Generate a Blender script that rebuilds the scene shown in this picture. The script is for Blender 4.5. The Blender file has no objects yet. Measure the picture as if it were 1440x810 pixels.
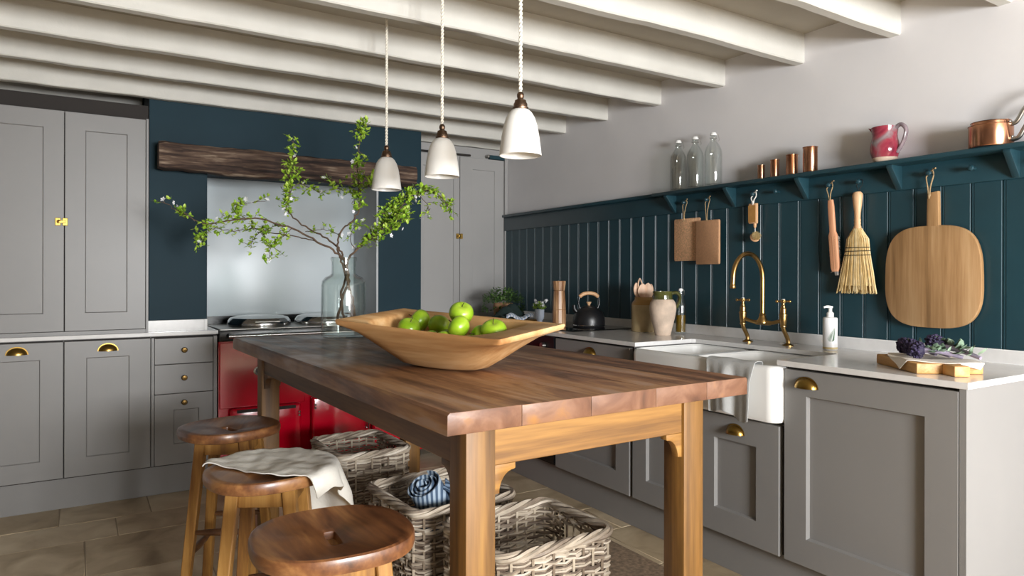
import bpy, bmesh, math, random
from mathutils import Vector, Matrix, noise
PI = math.pi
SC = bpy.context.scene
C = SC.collection
RND = random.Random(11)

# ------------------------------------------------------------------ camera, world, lights, exposure
cd = bpy.data.cameras.new('camera')
cam = bpy.data.objects.new('camera', cd); C.objects.link(cam)
cam.location = (0, 0, 1.2135)
cam.rotation_euler = Matrix.Rotation(math.radians(-31.93), 4, 'Z').to_3x3().to_4x4().to_euler()
cam.rotation_euler = (Matrix.Rotation(math.radians(-31.93), 3, 'Z') @ Matrix.Rotation(math.radians(90), 3, 'X') @ Matrix.Rotation(math.radians(0.12), 3, 'Z')).to_euler()
cd.sensor_width = 36.0; cd.lens = 975.7 / 1440 * 36
cd.shift_y = -17.36 / 1440
cd.clip_start = 0.05
SC.camera = cam

W = bpy.data.worlds.new('daylight'); SC.world = W; W.use_nodes = True
bg = W.node_tree.nodes['Background']
bg.inputs[0].default_value = (0.93, 0.95, 1.0, 1); bg.inputs[1].default_value = 0.5

def area(name, loc, target, sx, sy, watts, col=(1, 1, 1)):
    l = bpy.data.lights.new(name, 'AREA'); l.shape = 'RECTANGLE'; l.size = sx; l.size_y = sy
    l.energy = watts; l.color = col
    o = bpy.data.objects.new(name, l); C.objects.link(o); o.location = loc
    o.rotation_euler = (Vector(target) - Vector(loc)).to_track_quat('-Z', 'Y').to_euler()
    return o
area('window_daylight', (0.95, -2.52, 1.33), (1.5, 2.6, 1.40), 1.0, 0.85, 170, (0.965, 0.985, 1.0))
area('window_daylight', (2.2, -2.52, 1.33), (2.1, 3.6, 1.40), 0.8, 0.85, 40, (0.965, 0.985, 1.0))
vs = SC.view_settings
SC.display_settings.display_device = 'sRGB'
vs.view_transform = 'Standard'; vs.look = 'None'; vs.gamma = 1.0; vs.use_curve_mapping = False
vs.exposure = 0.7
SC.cycles.max_bounces = 8; SC.cycles.transmission_bounces = 8; SC.cycles.transparent_max_bounces = 8
SC.cycles.caustics_reflective = False; SC.cycles.caustics_refractive = False
SC.cycles.use_denoising = True

# ------------------------------------------------------------------ materials
def lin(c):
    if isinstance(c, str):
        c = c.lstrip('#'); c = [int(c[i:i + 2], 16) / 255 for i in (0, 2, 4)]
    return tuple((x / 12.92 if x <= 0.04045 else ((x + 0.055) / 1.055) ** 2.4) for x in c) + (1,)

def nodes(name):
    m = bpy.data.materials.new(name); m.use_nodes = True
    nt = m.node_tree; return m, nt, nt.nodes['Principled BSDF']

def N(nt, t, **k):
    n = nt.nodes.new(t)
    for a, b in k.items(): setattr(n, a, b)
    return n

def coords(nt, scale=(1, 1, 1), rot=(0, 0, 0), shift=True):
    tc = N(nt, 'ShaderNodeTexCoord'); mp = N(nt, 'ShaderNodeMapping')
    mp.inputs['Scale'].default_value = scale; mp.inputs['Rotation'].default_value = rot
    nt.links.new(tc.outputs['Object'], mp.inputs['Vector'])
    if shift:
        oi = N(nt, 'ShaderNodeObjectInfo'); ml = N(nt, 'ShaderNodeMath', operation='MULTIPLY'); ml.inputs[1].default_value = 37.0
        nt.links.new(oi.outputs['Random'], ml.inputs[0]); nt.links.new(ml.outputs[0], mp.inputs['Location'])
    return mp

def ramp(nt, src, stops):
    r = N(nt, 'ShaderNodeValToRGB')
    el = r.color_ramp.elements
    while len(el) < len(stops): el.new(0.5)
    for e, (p, c) in zip(el, stops): e.position = p; e.color = lin(c) if not (isinstance(c, tuple) and len(c) == 4) else c
    nt.links.new(src, r.inputs[0]); return r

def bump(nt, bs, src, strength, dist=0.002):
    b = N(nt, 'ShaderNodeBump'); b.inputs['Strength'].default_value = strength; b.inputs['Distance'].default_value = dist
    nt.links.new(src, b.inputs['Height']); nt.links.new(b.outputs[0], bs.inputs['Normal'])

def paint(name, c, rough=0.45, var=0.04, scale=6, bmp=0.06, metal=0.0, coat=0.0, spec=0.5):
    m, nt, bs = nodes(name)
    mp = coords(nt); nz = N(nt, 'ShaderNodeTexNoise'); nz.inputs['Scale'].default_value = scale; nz.inputs['Detail'].default_value = 6
    nt.links.new(mp.outputs[0], nz.inputs['Vector'])
    b = lin(c)
    lo = tuple(max(0, x * (1 - var * 2)) for x in b[:3]) + (1,); hi = tuple(min(1, x * (1 + var * 2)) for x in b[:3]) + (1,)
    r = ramp(nt, nz.outputs['Fac'], [(0.3, lo), (0.7, hi)])
    nt.links.new(r.outputs[0], bs.inputs['Base Color'])
    bs.inputs['Roughness'].default_value = rough; bs.inputs['Metallic'].default_value = metal
    bs.inputs['Specular IOR Level'].default_value = spec
    bs.inputs['Coat Weight'].default_value = coat; bs.inputs['Coat Roughness'].default_value = 0.08
    if bmp:
        n2 = N(nt, 'ShaderNodeTexNoise'); n2.inputs['Scale'].default_value = scale * 12; n2.inputs['Detail'].default_value = 4
        nt.links.new(mp.outputs[0], n2.inputs['Vector']); bump(nt, bs, n2.outputs['Fac'], bmp, 0.003)
    return m

def wood(name, cols, axis='y', scale=9.0, rough=0.5, stretch=0.09, bmp=0.25, dist=1.2, coat=0.0, fibre=0.35, vary=0.12):
    m, nt, bs = nodes(name)
    s = [scale] * 3; s['xyz'.index(axis)] = scale * stretch
    mp = coords(nt, tuple(s))
    nz = N(nt, 'ShaderNodeTexNoise'); nz.inputs['Scale'].default_value = 1.0; nz.inputs['Detail'].default_value = 5; nz.inputs['Distortion'].default_value = dist
    nt.links.new(mp.outputs[0], nz.inputs['Vector'])
    # growth rings: sine of the smooth noise
    ml = N(nt, 'ShaderNodeMath', operation='MULTIPLY'); ml.inputs[1].default_value = 46.0
    sn = N(nt, 'ShaderNodeMath', operation='SINE')
    n0 = N(nt, 'ShaderNodeTexNoise'); n0.inputs['Scale'].default_value = 0.45; n0.inputs['Detail'].default_value = 1.5
    nt.links.new(mp.outputs[0], n0.inputs['Vector']); nt.links.new(n0.outputs['Fac'], ml.inputs[0]); nt.links.new(ml.outputs[0], sn.inputs[0])
    f = N(nt, 'ShaderNodeTexNoise'); f.inputs['Scale'].default_value = 9.0; f.inputs['Detail'].default_value = 3
    nt.links.new(mp.outputs[0], f.inputs['Vector'])
    a1 = N(nt, 'ShaderNodeMath', operation='MULTIPLY_ADD'); a1.inputs[1].default_value = 0.06; nt.links.new(sn.outputs[0], a1.inputs[0]); nt.links.new(nz.outputs['Fac'], a1.inputs[2])
    a2 = N(nt, 'ShaderNodeMath', operation='MULTIPLY_ADD'); a2.inputs[1].default_value = fibre; nt.links.new(f.outputs['Fac'], a2.inputs[0]); nt.links.new(a1.outputs[0], a2.inputs[2])
    oi = N(nt, 'ShaderNodeObjectInfo'); a3 = N(nt, 'ShaderNodeMath', operation='MULTIPLY_ADD'); a3.inputs[1].default_value = vary
    nt.links.new(oi.outputs['Random'], a3.inputs[0]); nt.links.new(a2.outputs[0], a3.inputs[2])
    a4 = N(nt, 'ShaderNodeMath', operation='SUBTRACT'); a4.inputs[1].default_value = fibre * 0.5 + vary * 0.5; nt.links.new(a3.outputs[0], a4.inputs[0])
    k = len(cols); st = [(0.28 + 0.46 * i / (k - 1), c) for i, c in enumerate(cols)]
    r = ramp(nt, a4.outputs[0], st); nt.links.new(r.outputs[0], bs.inputs['Base Color'])
    bs.inputs['Roughness'].default_value = rough; bs.inputs['Coat Weight'].default_value = coat; bs.inputs['Coat Roughness'].default_value = 0.15
    if bmp: bump(nt, bs, a2.outputs[0], bmp, 0.002)
    return m

def islandmat(name, stops, rough=0.6, bmp=0.2, scale=40, gloss=0.5):
    m, nt, bs = nodes(name)
    g = N(nt, 'ShaderNodeNewGeometry'); mp = coords(nt)
    nz = N(nt, 'ShaderNodeTexNoise'); nz.inputs['Scale'].default_value = scale; nz.inputs['Detail'].default_value = 4; nt.links.new(mp.outputs[0], nz.inputs['Vector'])
    a = N(nt, 'ShaderNodeMath', operation='MULTIPLY_ADD'); a.inputs[1].default_value = 0.5; nt.links.new(nz.outputs['Fac'], a.inputs[0])
    b = N(nt, 'ShaderNodeMath', operation='MULTIPLY'); b.inputs[1].default_value = 0.5; nt.links.new(g.outputs['Random Per Island'], b.inputs[0]); nt.links.new(b.outputs[0], a.inputs[2])
    r = ramp(nt, a.outputs[0], stops); nt.links.new(r.outputs[0], bs.inputs['Base Color'])
    bs.inputs['Roughness'].default_value = rough; bs.inputs['Specular IOR Level'].default_value = gloss
    if bmp: bump(nt, bs, nz.outputs['Fac'], bmp, 0.002)
    return m

def glass(name, c=(1, 1, 1), rough=0.0, ior=1.45):
    m, nt, bs = nodes(name)
    bs.inputs['Base Color'].default_value = tuple(c) + (1,); bs.inputs['Transmission Weight'].default_value = 1.0
    bs.inputs['Roughness'].default_value = rough; bs.inputs['IOR'].default_value = ior
    return m

def metal(name, c, rough=0.25, var=0.05, scale=12):
    return paint(name, c, rough, var, scale, 0.02, 1.0)

def stripes(name, c1, c2, axis, freq, rough=0.85, thr=0.5):
    m, nt, bs = nodes(name)
    tc = N(nt, 'ShaderNodeTexCoord'); sp = N(nt, 'ShaderNodeSeparateXYZ'); nt.links.new(tc.outputs['Object'], sp.inputs[0])
    ml = N(nt, 'ShaderNodeMath', operation='MULTIPLY'); ml.inputs[1].default_value = freq; nt.links.new(sp.outputs['XYZ'.index(axis)], ml.inputs[0])
    fr = N(nt, 'ShaderNodeMath', operation='FRACT'); nt.links.new(ml.outputs[0], fr.inputs[0])
    r = ramp(nt, fr.outputs[0], [(0.0, c1), (thr - 0.05, c1), (thr, c2), (0.95, c2), (1.0, c1)])
    nt.links.new(r.outputs[0], bs.inputs['Base Color']); bs.inputs['Roughness'].default_value = rough
    nz = N(nt, 'ShaderNodeTexNoise'); nz.inputs['Scale'].default_value = 400; nt.links.new(tc.outputs['Object'], nz.inputs['Vector']); bump(nt, bs, nz.outputs['Fac'], 0.3)
    return m

def stone(name):
    m, nt, bs = nodes(name)
    mp = coords(nt); n1 = N(nt, 'ShaderNodeTexNoise'); n1.inputs['Scale'].default_value = 5; n1.inputs['Detail'].default_value = 8; n1.inputs['Distortion'].default_value = 0.6
    nt.links.new(mp.outputs[0], n1.inputs['Vector'])
    oi = N(nt, 'ShaderNodeObjectInfo'); a = N(nt, 'ShaderNodeMath', operation='MULTIPLY_ADD'); a.inputs[1].default_value = 0.22
    nt.links.new(oi.outputs['Random'], a.inputs[0]); nt.links.new(n1.outputs['Fac'], a.inputs[2])
    r = ramp(nt, a.outputs[0], [(0.3, '#88765c'), (0.5, '#b19d7f'), (0.68, '#c8b597'), (0.9, '#dacaae')])
    nt.links.new(r.outputs[0], bs.inputs['Base Color']); bs.inputs['Roughness'].default_value = 0.5
    n2 = N(nt, 'ShaderNodeTexNoise'); n2.inputs['Scale'].default_value = 60; n2.inputs['Detail'].default_value = 5; nt.links.new(mp.outputs[0], n2.inputs['Vector']); bump(nt, bs, n2.outputs['Fac'], 0.15, 0.002)
    return m

def thinglass(name, tint):
    m, nt, bs = nodes(name); out = nt.nodes['Material Output']
    tr = N(nt, 'ShaderNodeBsdfTransparent'); gl = N(nt, 'ShaderNodeBsdfGlossy'); gl.inputs['Roughness'].default_value = 0.03; gl.inputs['Color'].default_value = (1, 1, 1, 1)
    lw = N(nt, 'ShaderNodeLayerWeight'); lw.inputs['Blend'].default_value = 0.5
    r = ramp(nt, lw.outputs['Facing'], [(0.0, tuple(tint) + (1,)), (0.5, tuple(x * 0.98 for x in tint) + (1,)), (0.8, tuple(x * 0.88 for x in tint) + (1,)), (0.95, tuple(x * 0.66 for x in tint) + (1,)), (1.0, tuple(x * 0.45 for x in tint) + (1,))])
    nt.links.new(r.outputs[0], tr.inputs['Color'])
    pw = N(nt, 'ShaderNodeMath', operation='POWER'); pw.inputs[1].default_value = 4.0; nt.links.new(lw.outputs['Facing'], pw.inputs[0])
    fr = N(nt, 'ShaderNodeMath', operation='MULTIPLY_ADD'); fr.inputs[1].default_value = 0.55; fr.inputs[2].default_value = 0.055; nt.links.new(pw.outputs[0], fr.inputs[0])
    mx = N(nt, 'ShaderNodeMixShader'); nt.links.new(fr.outputs[0], mx.inputs[0]); nt.links.new(tr.outputs[0], mx.inputs[1]); nt.links.new(gl.outputs[0], mx.inputs[2])
    nt.links.new(mx.outputs[0], out.inputs['Surface']); return m

def tabletop(name):
    m = wood(name, ['#452c1b', '#61412b', '#79543a', '#8f6946', '#947661'], 'y', 8, 0.34, 0.11, 0.3, 2.6, fibre=0.35, vary=0.13)
    nt = m.node_tree; bs = nt.nodes['Principled BSDF']; src = bs.inputs['Base Color'].links[0].from_socket
    # end grain on the faces that look along the planks, paler and pinker with knots
    tc = N(nt, 'ShaderNodeTexCoord'); sp = N(nt, 'ShaderNodeSeparateXYZ'); nt.links.new(tc.outputs['Normal'], sp.inputs[0])
    ab = N(nt, 'ShaderNodeMath', operation='ABSOLUTE'); nt.links.new(sp.outputs['Y'], ab.inputs[0])
    gt = N(nt, 'ShaderNodeMath', operation='GREATER_THAN'); gt.inputs[1].default_value = 0.6; nt.links.new(ab.outputs[0], gt.inputs[0])
    nz = N(nt, 'ShaderNodeTexNoise'); nz.inputs['Scale'].default_value = 7; nz.inputs['Detail'].default_value = 6; nz.inputs['Distortion'].default_value = 1.5; nt.links.new(tc.outputs['Object'], nz.inputs['Vector'])
    r = ramp(nt, nz.outputs['Fac'], [(0.28, '#543625'), (0.45, '#714c36'), (0.58, '#835e47'), (0.72, '#9a6a38')])
    mx = N(nt, 'ShaderNodeMix', data_type='RGBA'); nt.links.new(gt.outputs[0], mx.inputs[0]); nt.links.new(src, mx.inputs[6]); nt.links.new(r.outputs[0], mx.inputs[7])
    nt.links.new(mx.outputs[2], bs.inputs['Base Color'])
    # worn scuffs break up the sheen
    n2 = N(nt, 'ShaderNodeTexNoise'); n2.inputs['Scale'].default_value = 6; n2.inputs['Detail'].default_value = 8; nt.links.new(tc.outputs['Object'], n2.inputs['Vector'])
    mr = N(nt, 'ShaderNodeMapRange'); mr.inputs[1].default_value = 0.3; mr.inputs[2].default_value = 0.7; mr.inputs[3].default_value = 0.28; mr.inputs[4].default_value = 0.52
    nt.links.new(n2.outputs['Fac'], mr.inputs[0]); nt.links.new(mr.outputs[0], bs.inputs['Roughness'])
    return m

MT = dict(
    cab=paint('cabinet_grey', '#878583', 0.42, 0.015, 3, 0.03),
    teal=paint('teal_paint', '#1f3d46', 0.36, 0.05, 5, 0.06),
    tealwall=paint('teal_wall_paint', '#17303a', 0.6, 0.04, 4, 0.06, spec=0.2),
    wall=paint('wall_plaster', '#e2dfdf', 0.8, 0.015, 3, 0.15),
    wallleft=paint('left_wall_paint', '#625f5c', 0.8), spoonwood=wood('pale_spoon_wood', ['#d9ae90', '#e4bfa3', '#eccdb5'], 'z', 25, 0.6, 0.06, 0.08, 0.5), cablit=paint('cabinet_grey_lit', '#a3a19f', 0.42, 0.015, 3, 0.03), greyglaze=paint('grey_glaze', '#84757a', 0.2, 0.2, 20, 0.0), joist=paint('joist_paint', '#cdcac2', 0.6, 0.03, 5, 0.35),  # corner cupboard's grey is lightened: stronger light there painted into the colour
    ceil=paint('ceiling_boards', '#b3ac9f', 0.7, 0.03, 4, 0.2),
    stone=stone('flagstone'), grout=paint('grout', '#9f8f79', 0.9, 0.05),
    quartz=paint('white_quartz', '#dcdad8', 0.16, 0.02, 30, 0.0),
    ceramic=paint('white_ceramic', '#ecebe8', 0.12, 0.01, 3, 0.0, coat=0.3),
    brass=metal('aged_brass', '#a58545', 0.28), dbrass=metal('dark_brass', '#6d5632', 0.35),
    tapbrass=metal('tap_brass', '#b5925c', 0.3), chrome=metal('chrome', '#c9c9c9', 0.14, 0.02),
    steel=metal('steel', '#b4b0aa', 0.3), copper=metal('copper', '#c48c6c', 0.22, 0.08, 20), bronze=metal('bronze', '#76604f', 0.4),
    black=paint('black_enamel', '#101113', 0.22, 0.02, 6, 0.0), matblack=paint('matte_black', '#19191b', 0.38, 0.02, 6, 0.03),
    hobglass=paint('black_hob_glass', '#0b0b0c', 0.06, 0.01, 6, 0.0),
    dark=paint('dark_gap', '#2a2522', 0.8), red=paint('red_enamel', '#c40022', 0.14, 0.02, 3, 0.0, coat=0.5),
    splash=paint('grey_glass_panel', '#c9d2d6', 0.14, 0.01, 3, 0.0, spec=0.22),
    reveal=paint('grey_reveal', '#b4b7b8', 0.6),
    lintel=wood('old_oak', ['#221814', '#3f2e25', '#5f4b3d', '#94826f'], 'x', 9, 0.85, 0.06, 1.0, 3.0, fibre=0.8),
    table=tabletop('dark_pine_top'),
    tleg=wood('table_pine', ['#523719', '#6b4a20', '#825b2a', '#926b32'], 'z', 13, 0.5, 0.06, 0.2, 1.0, vary=0.1),
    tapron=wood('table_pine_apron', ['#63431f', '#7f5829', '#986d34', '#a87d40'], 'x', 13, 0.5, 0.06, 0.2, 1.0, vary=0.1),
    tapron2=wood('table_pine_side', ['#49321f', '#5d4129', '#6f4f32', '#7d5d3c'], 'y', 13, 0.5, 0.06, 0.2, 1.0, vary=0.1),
    seat=wood('stool_elm', ['#4a2c1a', '#684026', '#7e5230', '#95683e'], 'y', 12, 0.36, 0.12, 0.2, 1.6, coat=0.15, vary=0.2),
    sleg=wood('stool_beech', ['#7a5127', '#966a31', '#ab7d40', '#b98d4d'], 'z', 16, 0.45, 0.06, 0.12, 0.8),
    rung=wood('stool_rung', ['#4b3020', '#614029', '#74502f'], 'x', 16, 0.4, 0.06, 0.12, 0.8),
    bowl=wood('carved_sycamore', ['#b27d4a', '#c8955f', '#d8aa74', '#e3bd8c'], 'y', 9, 0.55, 0.1, 0.12, 1.0, vary=0.02),
    board=wood('pale_sycamore', ['#7f5f3d', '#99744b', '#ab855b', '#b9966c'], 'z', 15, 0.6, 0.05, 0.12, 0.8, vary=0.02),
    chop=wood('oak_block', ['#a9773f', '#c08d50', '#d0a163', '#dab07a'], 'y', 18, 0.5, 0.06, 0.12, 0.8),
    beech=wood('beech', ['#c8966a', '#d6a97e', '#e0b992'], 'z', 25, 0.5, 0.06, 0.08, 0.5),
    pinkbeech=wood('waxed_beech', ['#cf8e68', '#dd9f79', '#e6b08b'], 'z', 25, 0.5, 0.06, 0.08, 0.5),
    acacia=wood('acacia', ['#5f3f28', '#8a6242', '#b08a66', '#c7a986'], 'z', 22, 0.4, 0.07, 0.1, 0.8),
    cork=paint('pressed_cork', '#e4b389', 0.8, 0.14, 160, 0.3), cork2=paint('brown_board', '#bb8d68', 0.75, 0.05, 120, 0.2),
    corkedge=paint('board_edge', '#c99970', 0.7),
    jute=paint('jute_cord', '#a88d68', 0.9, 0.15, 120, 0.4), white=paint('white_cord', '#e4e0d8', 0.8),
    shade=paint('bone_china', '#f6f4ef', 0.28, 0.01, 3, 0.0), cream=paint('flex_braid', '#e6e0d2', 0.8, 0.06, 90, 0.2),
    straw=islandmat('broom_straw', [(0.2, '#b08a4e'), (0.5, '#d4b67c'), (0.8, '#eedaae')], 0.7), thread=paint('black_thread', '#15120f', 0.7),
    bristle=islandmat('bristles', [(0.2, '#b99a5c'), (0.8, '#e0cd9a')], 0.8), gbristle=islandmat('grey_bristles', [(0.2, '#8c8a86'), (0.8, '#c4bfb8')], 0.8),
    kraft=paint('kraft_sleeve', '#b07f42', 0.8, 0.05, 60, 0.1),
    willow=islandmat('grey_willow', [(0.25, '#57483d'), (0.42, '#8a7b6b'), (0.6, '#b8aa97'), (0.8, '#d6cbbb')], 0.6, 0.2, 14),
    stake=islandmat('willow_stakes', [(0.2, '#6b5a4b'), (0.5, '#a89884'), (0.8, '#cfc2ad')], 0.65, 0.2, 30),
    linen=paint('linen_cloth', '#d9d5cc', 0.9, 0.03, 12, 0.35), greytowel=paint('grey_towel', '#b9bab9', 0.95, 0.03, 20, 0.5),
    denim=stripes('blue_stripe_cloth', '#3c5068', '#8fa3b5', 'X', 75), denimdk=paint('blue_cloth', '#3f4d5e', 0.95, 0.06, 60, 0.4),
    napkin=paint('cream_napkin', '#e4dbd0', 0.9, 0.02, 20, 0.3), greencloth=paint('dark_green_cloth', '#22322f', 0.95, 0.1, 40, 0.4),
    chequer=stripes('white_blue_cloth', '#dfe3ea', '#9fb0c8', 'X', 60),
    apple=None, twig=paint('bark', '#5d4a3a', 0.8, 0.2, 40, 0.5), leaf=islandmat('spring_leaf', [(0.15, '#5c8a1b'), (0.5, '#93b832'), (0.85, '#c3d95e')], 0.45, 0.0),
    petal=paint('white_petal', '#eeedf0', 0.6, 0.02), stalk=paint('stalk', '#4a3a22', 0.8),
    glassclear=thinglass('clear_glass', (0.97, 0.985, 0.98)), glassgreen=thinglass('pale_green_glass', (0.955, 0.98, 0.968)),
    oil=None, stoneware=paint('stoneware', '#c3ab80', 0.4, 0.08, 14, 0.05), stonetop=paint('stoneware_ochre', '#b48a4e', 0.3, 0.08, 14, 0.05),
    jugbody=paint('unglazed_clay', '#cdb7a3', 0.85, 0.1, 18, 0.5), jugglaze=paint('olive_glaze', '#4c4d26', 0.15, 0.25, 14, 0.0, coat=0.4),
    terracotta=paint('terracotta', '#a9805f', 0.8, 0.08, 30, 0.3), herb=islandmat('herb_leaf', [(0.15, '#2c4a1f'), (0.5, '#4c7233'), (0.85, '#7b9a55')], 0.6, 0.0),
    blueglaze=paint('blue_white_glaze', '#cdd6e4', 0.25), soap=paint('soap_label', '#ecebea', 0.4, 0.01), soapliq=paint('amber_soap', '#cdb98b', 0.2), fern=paint('fern_print', '#3e6a45', 0.6, 0.1, 60, 0.0),
    floret=islandmat('purple_florets', [(0.15, '#1b1726'), (0.5, '#2c2440'), (0.85, '#463863')], 0.7, 0.0), brocleaf=islandmat('grey_green_leaf', [(0.2, '#3f4f40'), (0.5, '#667d66'), (0.8, '#93a88f')], 0.6, 0.0), brocstem=paint('pale_purple_stem', '#9a90a6', 0.6, 0.15, 30),
    rug=paint('jute_rug', '#85705a', 0.95, 0.2, 60, 0.8), label=paint('badge_black', '#15161a', 0.3),
    windowlit=paint('window_paint', '#e9e8e4', 0.5),
    bulb=paint('bulb_glass', '#e8e4d8', 0.3),
)
def apple_mat():
    m, nt, bs = nodes('green_apple'); mp = coords(nt)
    n1 = N(nt, 'ShaderNodeTexNoise'); n1.inputs['Scale'].default_value = 22; n1.inputs['Detail'].default_value = 3; nt.links.new(mp.outputs[0], n1.inputs['Vector'])
    r = ramp(nt, n1.outputs['Fac'], [(0.3, '#7ba41a'), (0.55, '#96b827'), (0.75, '#b0c845')]); nt.links.new(r.outputs[0], bs.inputs['Base Color'])
    bs.inputs['Roughness'].default_value = 0.28; bs.inputs['Subsurface Weight'].default_value = 0.08; bs.inputs['Subsurface Radius'].default_value = (0.01, 0.02, 0.004)
    return m
MT['apple'] = apple_mat()
def oil_mat():
    m, nt, bs = nodes('olive_oil'); bs.inputs['Base Color'].default_value = lin('#94700c'); bs.inputs['Transmission Weight'].default_value = 0.45
    bs.inputs['Roughness'].default_value = 0.08; bs.inputs['IOR'].default_value = 1.4; return m
MT['oil'] = oil_mat()
def red_glaze():
    m, nt, bs = nodes('red_grey_glaze'); mp = coords(nt)
    n1 = N(nt, 'ShaderNodeTexNoise'); n1.inputs['Scale'].default_value = 10; n1.inputs['Detail'].default_value = 5; n1.inputs['Distortion'].default_value = 0.8; nt.links.new(mp.outputs[0], n1.inputs['Vector'])
    r = ramp(nt, n1.outputs['Fac'], [(0.3, '#4a202c'), (0.45, '#8a2c3e'), (0.54, '#98404c'), (0.62, '#87676c'), (0.70, '#8f898a')]); nt.links.new(r.outputs[0], bs.inputs['Base Color'])
    bs.inputs['Roughness'].default_value = 0.15; return m
MT['redglaze'] = red_glaze()

# ------------------------------------------------------------------ mesh helpers
class B:
    def __init__(s): s.bm = bmesh.new()
    def merge(s, o, M=None):
        me = bpy.data.meshes.new('tmp'); o.to_mesh(me); o.free()
        if M is not None: me.transform(M)
        s.bm.from_mesh(me); bpy.data.meshes.remove(me); return s
    def box(s, x0, x1, y0, y1, z0, z1, bev=0.0, seg=2, M=None):
        b = bmesh.new(); bmesh.ops.create_cube(b, size=1.0)
        for v in b.verts: v.co = Vector(((x0 + x1) / 2 + v.co.x * (x1 - x0), (y0 + y1) / 2 + v.co.y * (y1 - y0), (z0 + z1) / 2 + v.co.z * (z1 - z0)))
        if bev > 0: bmesh.ops.bevel(b, geom=b.edges[:], offset=bev, segments=seg, profile=0.5, affect='EDGES')
        return s.merge(b, M)
    def loft(s, loops, cap0=True, cap1=True, closed=True, ring=False, M=None):
        b = bmesh.new(); L = [[b.verts.new(p) for p in l] for l in loops]; n = len(L[0])
        rng = range(len(L) if ring else len(L) - 1)
        for i in rng:
            A, D = L[i], L[(i + 1) % len(L)]
            for j in range(n if closed else n - 1):
                k = (j + 1) % n
                try: b.faces.new((A[j], A[k], D[k], D[j]))
                except ValueError: pass
        if cap0 and not ring and closed: b.faces.new(list(reversed(L[0])))
        if cap1 and not ring and closed: b.faces.new(L[-1])
        bmesh.ops.remove_doubles(b, verts=b.verts[:], dist=1e-6)
        bmesh.ops.recalc_face_normals(b, faces=b.faces[:])
        return s.merge(b, M)
    def lathe(s, prof, n=24, c=(0, 0, 0), M=None, ring=False):
        loops = [[(c[0] + max(r, 1e-5) * math.cos(2 * PI * i / n), c[1] + max(r, 1e-5) * math.sin(2 * PI * i / n), c[2] + z) for i in range(n)] for r, z in prof]
        return s.loft(loops, prof[0][0] > 1e-4 and not ring, prof[-1][0] > 1e-4 and not ring, True, ring, M)
    def tube(s, pts, r, n=8, closed=False, M=None, flat=1.0):
        pts = [Vector(p) for p in pts]; m = len(pts)
        rs = r if isinstance(r, (list, tuple)) else [r] * m
        loops = []; prev = None
        for i, p in enumerate(pts):
            a = pts[(i - 1) % m] if (closed or i > 0) else p; c = pts[(i + 1) % m] if (closed or i < m - 1) else p
            t = (c - a); t = t.normalized() if t.length > 1e-9 else Vector((0, 0, 1))
            if prev is None:
                u = t.orthogonal().normalized()
                if abs(t.z) < 0.9: u = (Vector((0, 0, 1)) - t * t.z).normalized()
            else:
                u = prev - t * prev.dot(t); u = u.normalized() if u.length > 1e-6 else t.orthogonal().normalized()
            prev = u; v = t.cross(u)
            loops.append([p + (u * math.cos(2 * PI * k / n) + v * math.sin(2 * PI * k / n) * flat) * rs[i] for k in range(n)])
        return s.loft(loops, True, True, True, closed, M)
    def prism(s, poly, axis, d0, d1, bev=0.0, M=None, seg=2):
        b = bmesh.new()
        def P(a, c, d): return {'x': (d, a, c), 'y': (a, d, c), 'z': (a, c, d)}[axis]
        A = [b.verts.new(P(p[0], p[1], d0)) for p in poly]; D = [b.verts.new(P(p[0], p[1], d1)) for p in poly]; n = len(poly)
        f0 = b.faces.new(A); f1 = b.faces.new(list(reversed(D)))
        for j in range(n): b.faces.new((A[j], D[j], D[(j + 1) % n], A[(j + 1) % n]))
        bmesh.ops.recalc_face_normals(b, faces=b.faces[:])
        if bev > 0:
            ed = [e for e in b.edges if (e.verts[0] in A and e.verts[1] in A) or (e.verts[0] in D and e.verts[1] in D)]
            bmesh.ops.bevel(b, geom=ed, offset=bev, segments=seg, profile=0.5, affect='EDGES')
        return s.merge(b, M)
    def grid(s, f, nu, nv, thick=0.0, M=None):
        b = bmesh.new(); V = [[b.verts.new(f(i / nu, j / nv)) for j in range(nv + 1)] for i in range(nu + 1)]
        for i in range(nu):
            for j in range(nv): b.faces.new((V[i][j], V[i + 1][j], V[i + 1][j + 1], V[i][j + 1]))
        bmesh.ops.recalc_face_normals(b, faces=b.faces[:])
        if thick: bmesh.ops.solidify(b, geom=b.faces[:], thickness=thick)
        return s.merge(b, M)
    def ball(s, c, r, sub=2, sc=(1, 1, 1), M=None):
        b = bmesh.new(); bmesh.ops.create_icosphere(b, subdivisions=sub, radius=1)
        for v in b.verts: v.co = Vector((c[0] + v.co.x * r * sc[0], c[1] + v.co.y * r * sc[1], c[2] + v.co.z * r * sc[2]))
        return s.merge(b, M)

def obj(name, b, mat, parent=None, smooth=True, angle=0.65, kind=None, label=None, loc=None):
    bm = b.bm if isinstance(b, B) else b
    if smooth:
        for f in bm.faces: f.smooth = True
        for e in bm.edges:
            if len(e.link_faces) == 2 and e.calc_face_angle(0) > angle: e.smooth = False
    me = bpy.data.meshes.new(name); bm.to_mesh(me); bm.free()
    me.materials.append(MT[mat] if isinstance(mat, str) else mat)
    o = bpy.data.objects.new(name, me); C.objects.link(o)
    if parent is not None: o.parent = parent
    if kind: o['kind'] = kind
    if label: o['label'] = label
    if loc is not None: o.location = loc
    return o
def tag(o, label, cat, group=None):
    o['label'] = label; o['category'] = cat
    if group: o['group'] = group
    return o
def thing(name, label, cat, loc=(0, 0, 0), rz=0.0, group=None):
    o = bpy.data.objects.new(name, None); C.objects.link(o); o.empty_display_size = 0.1
    o.location = loc; o.rotation_euler = (0, 0, rz)
    return tag(o, label, cat, group)
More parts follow.
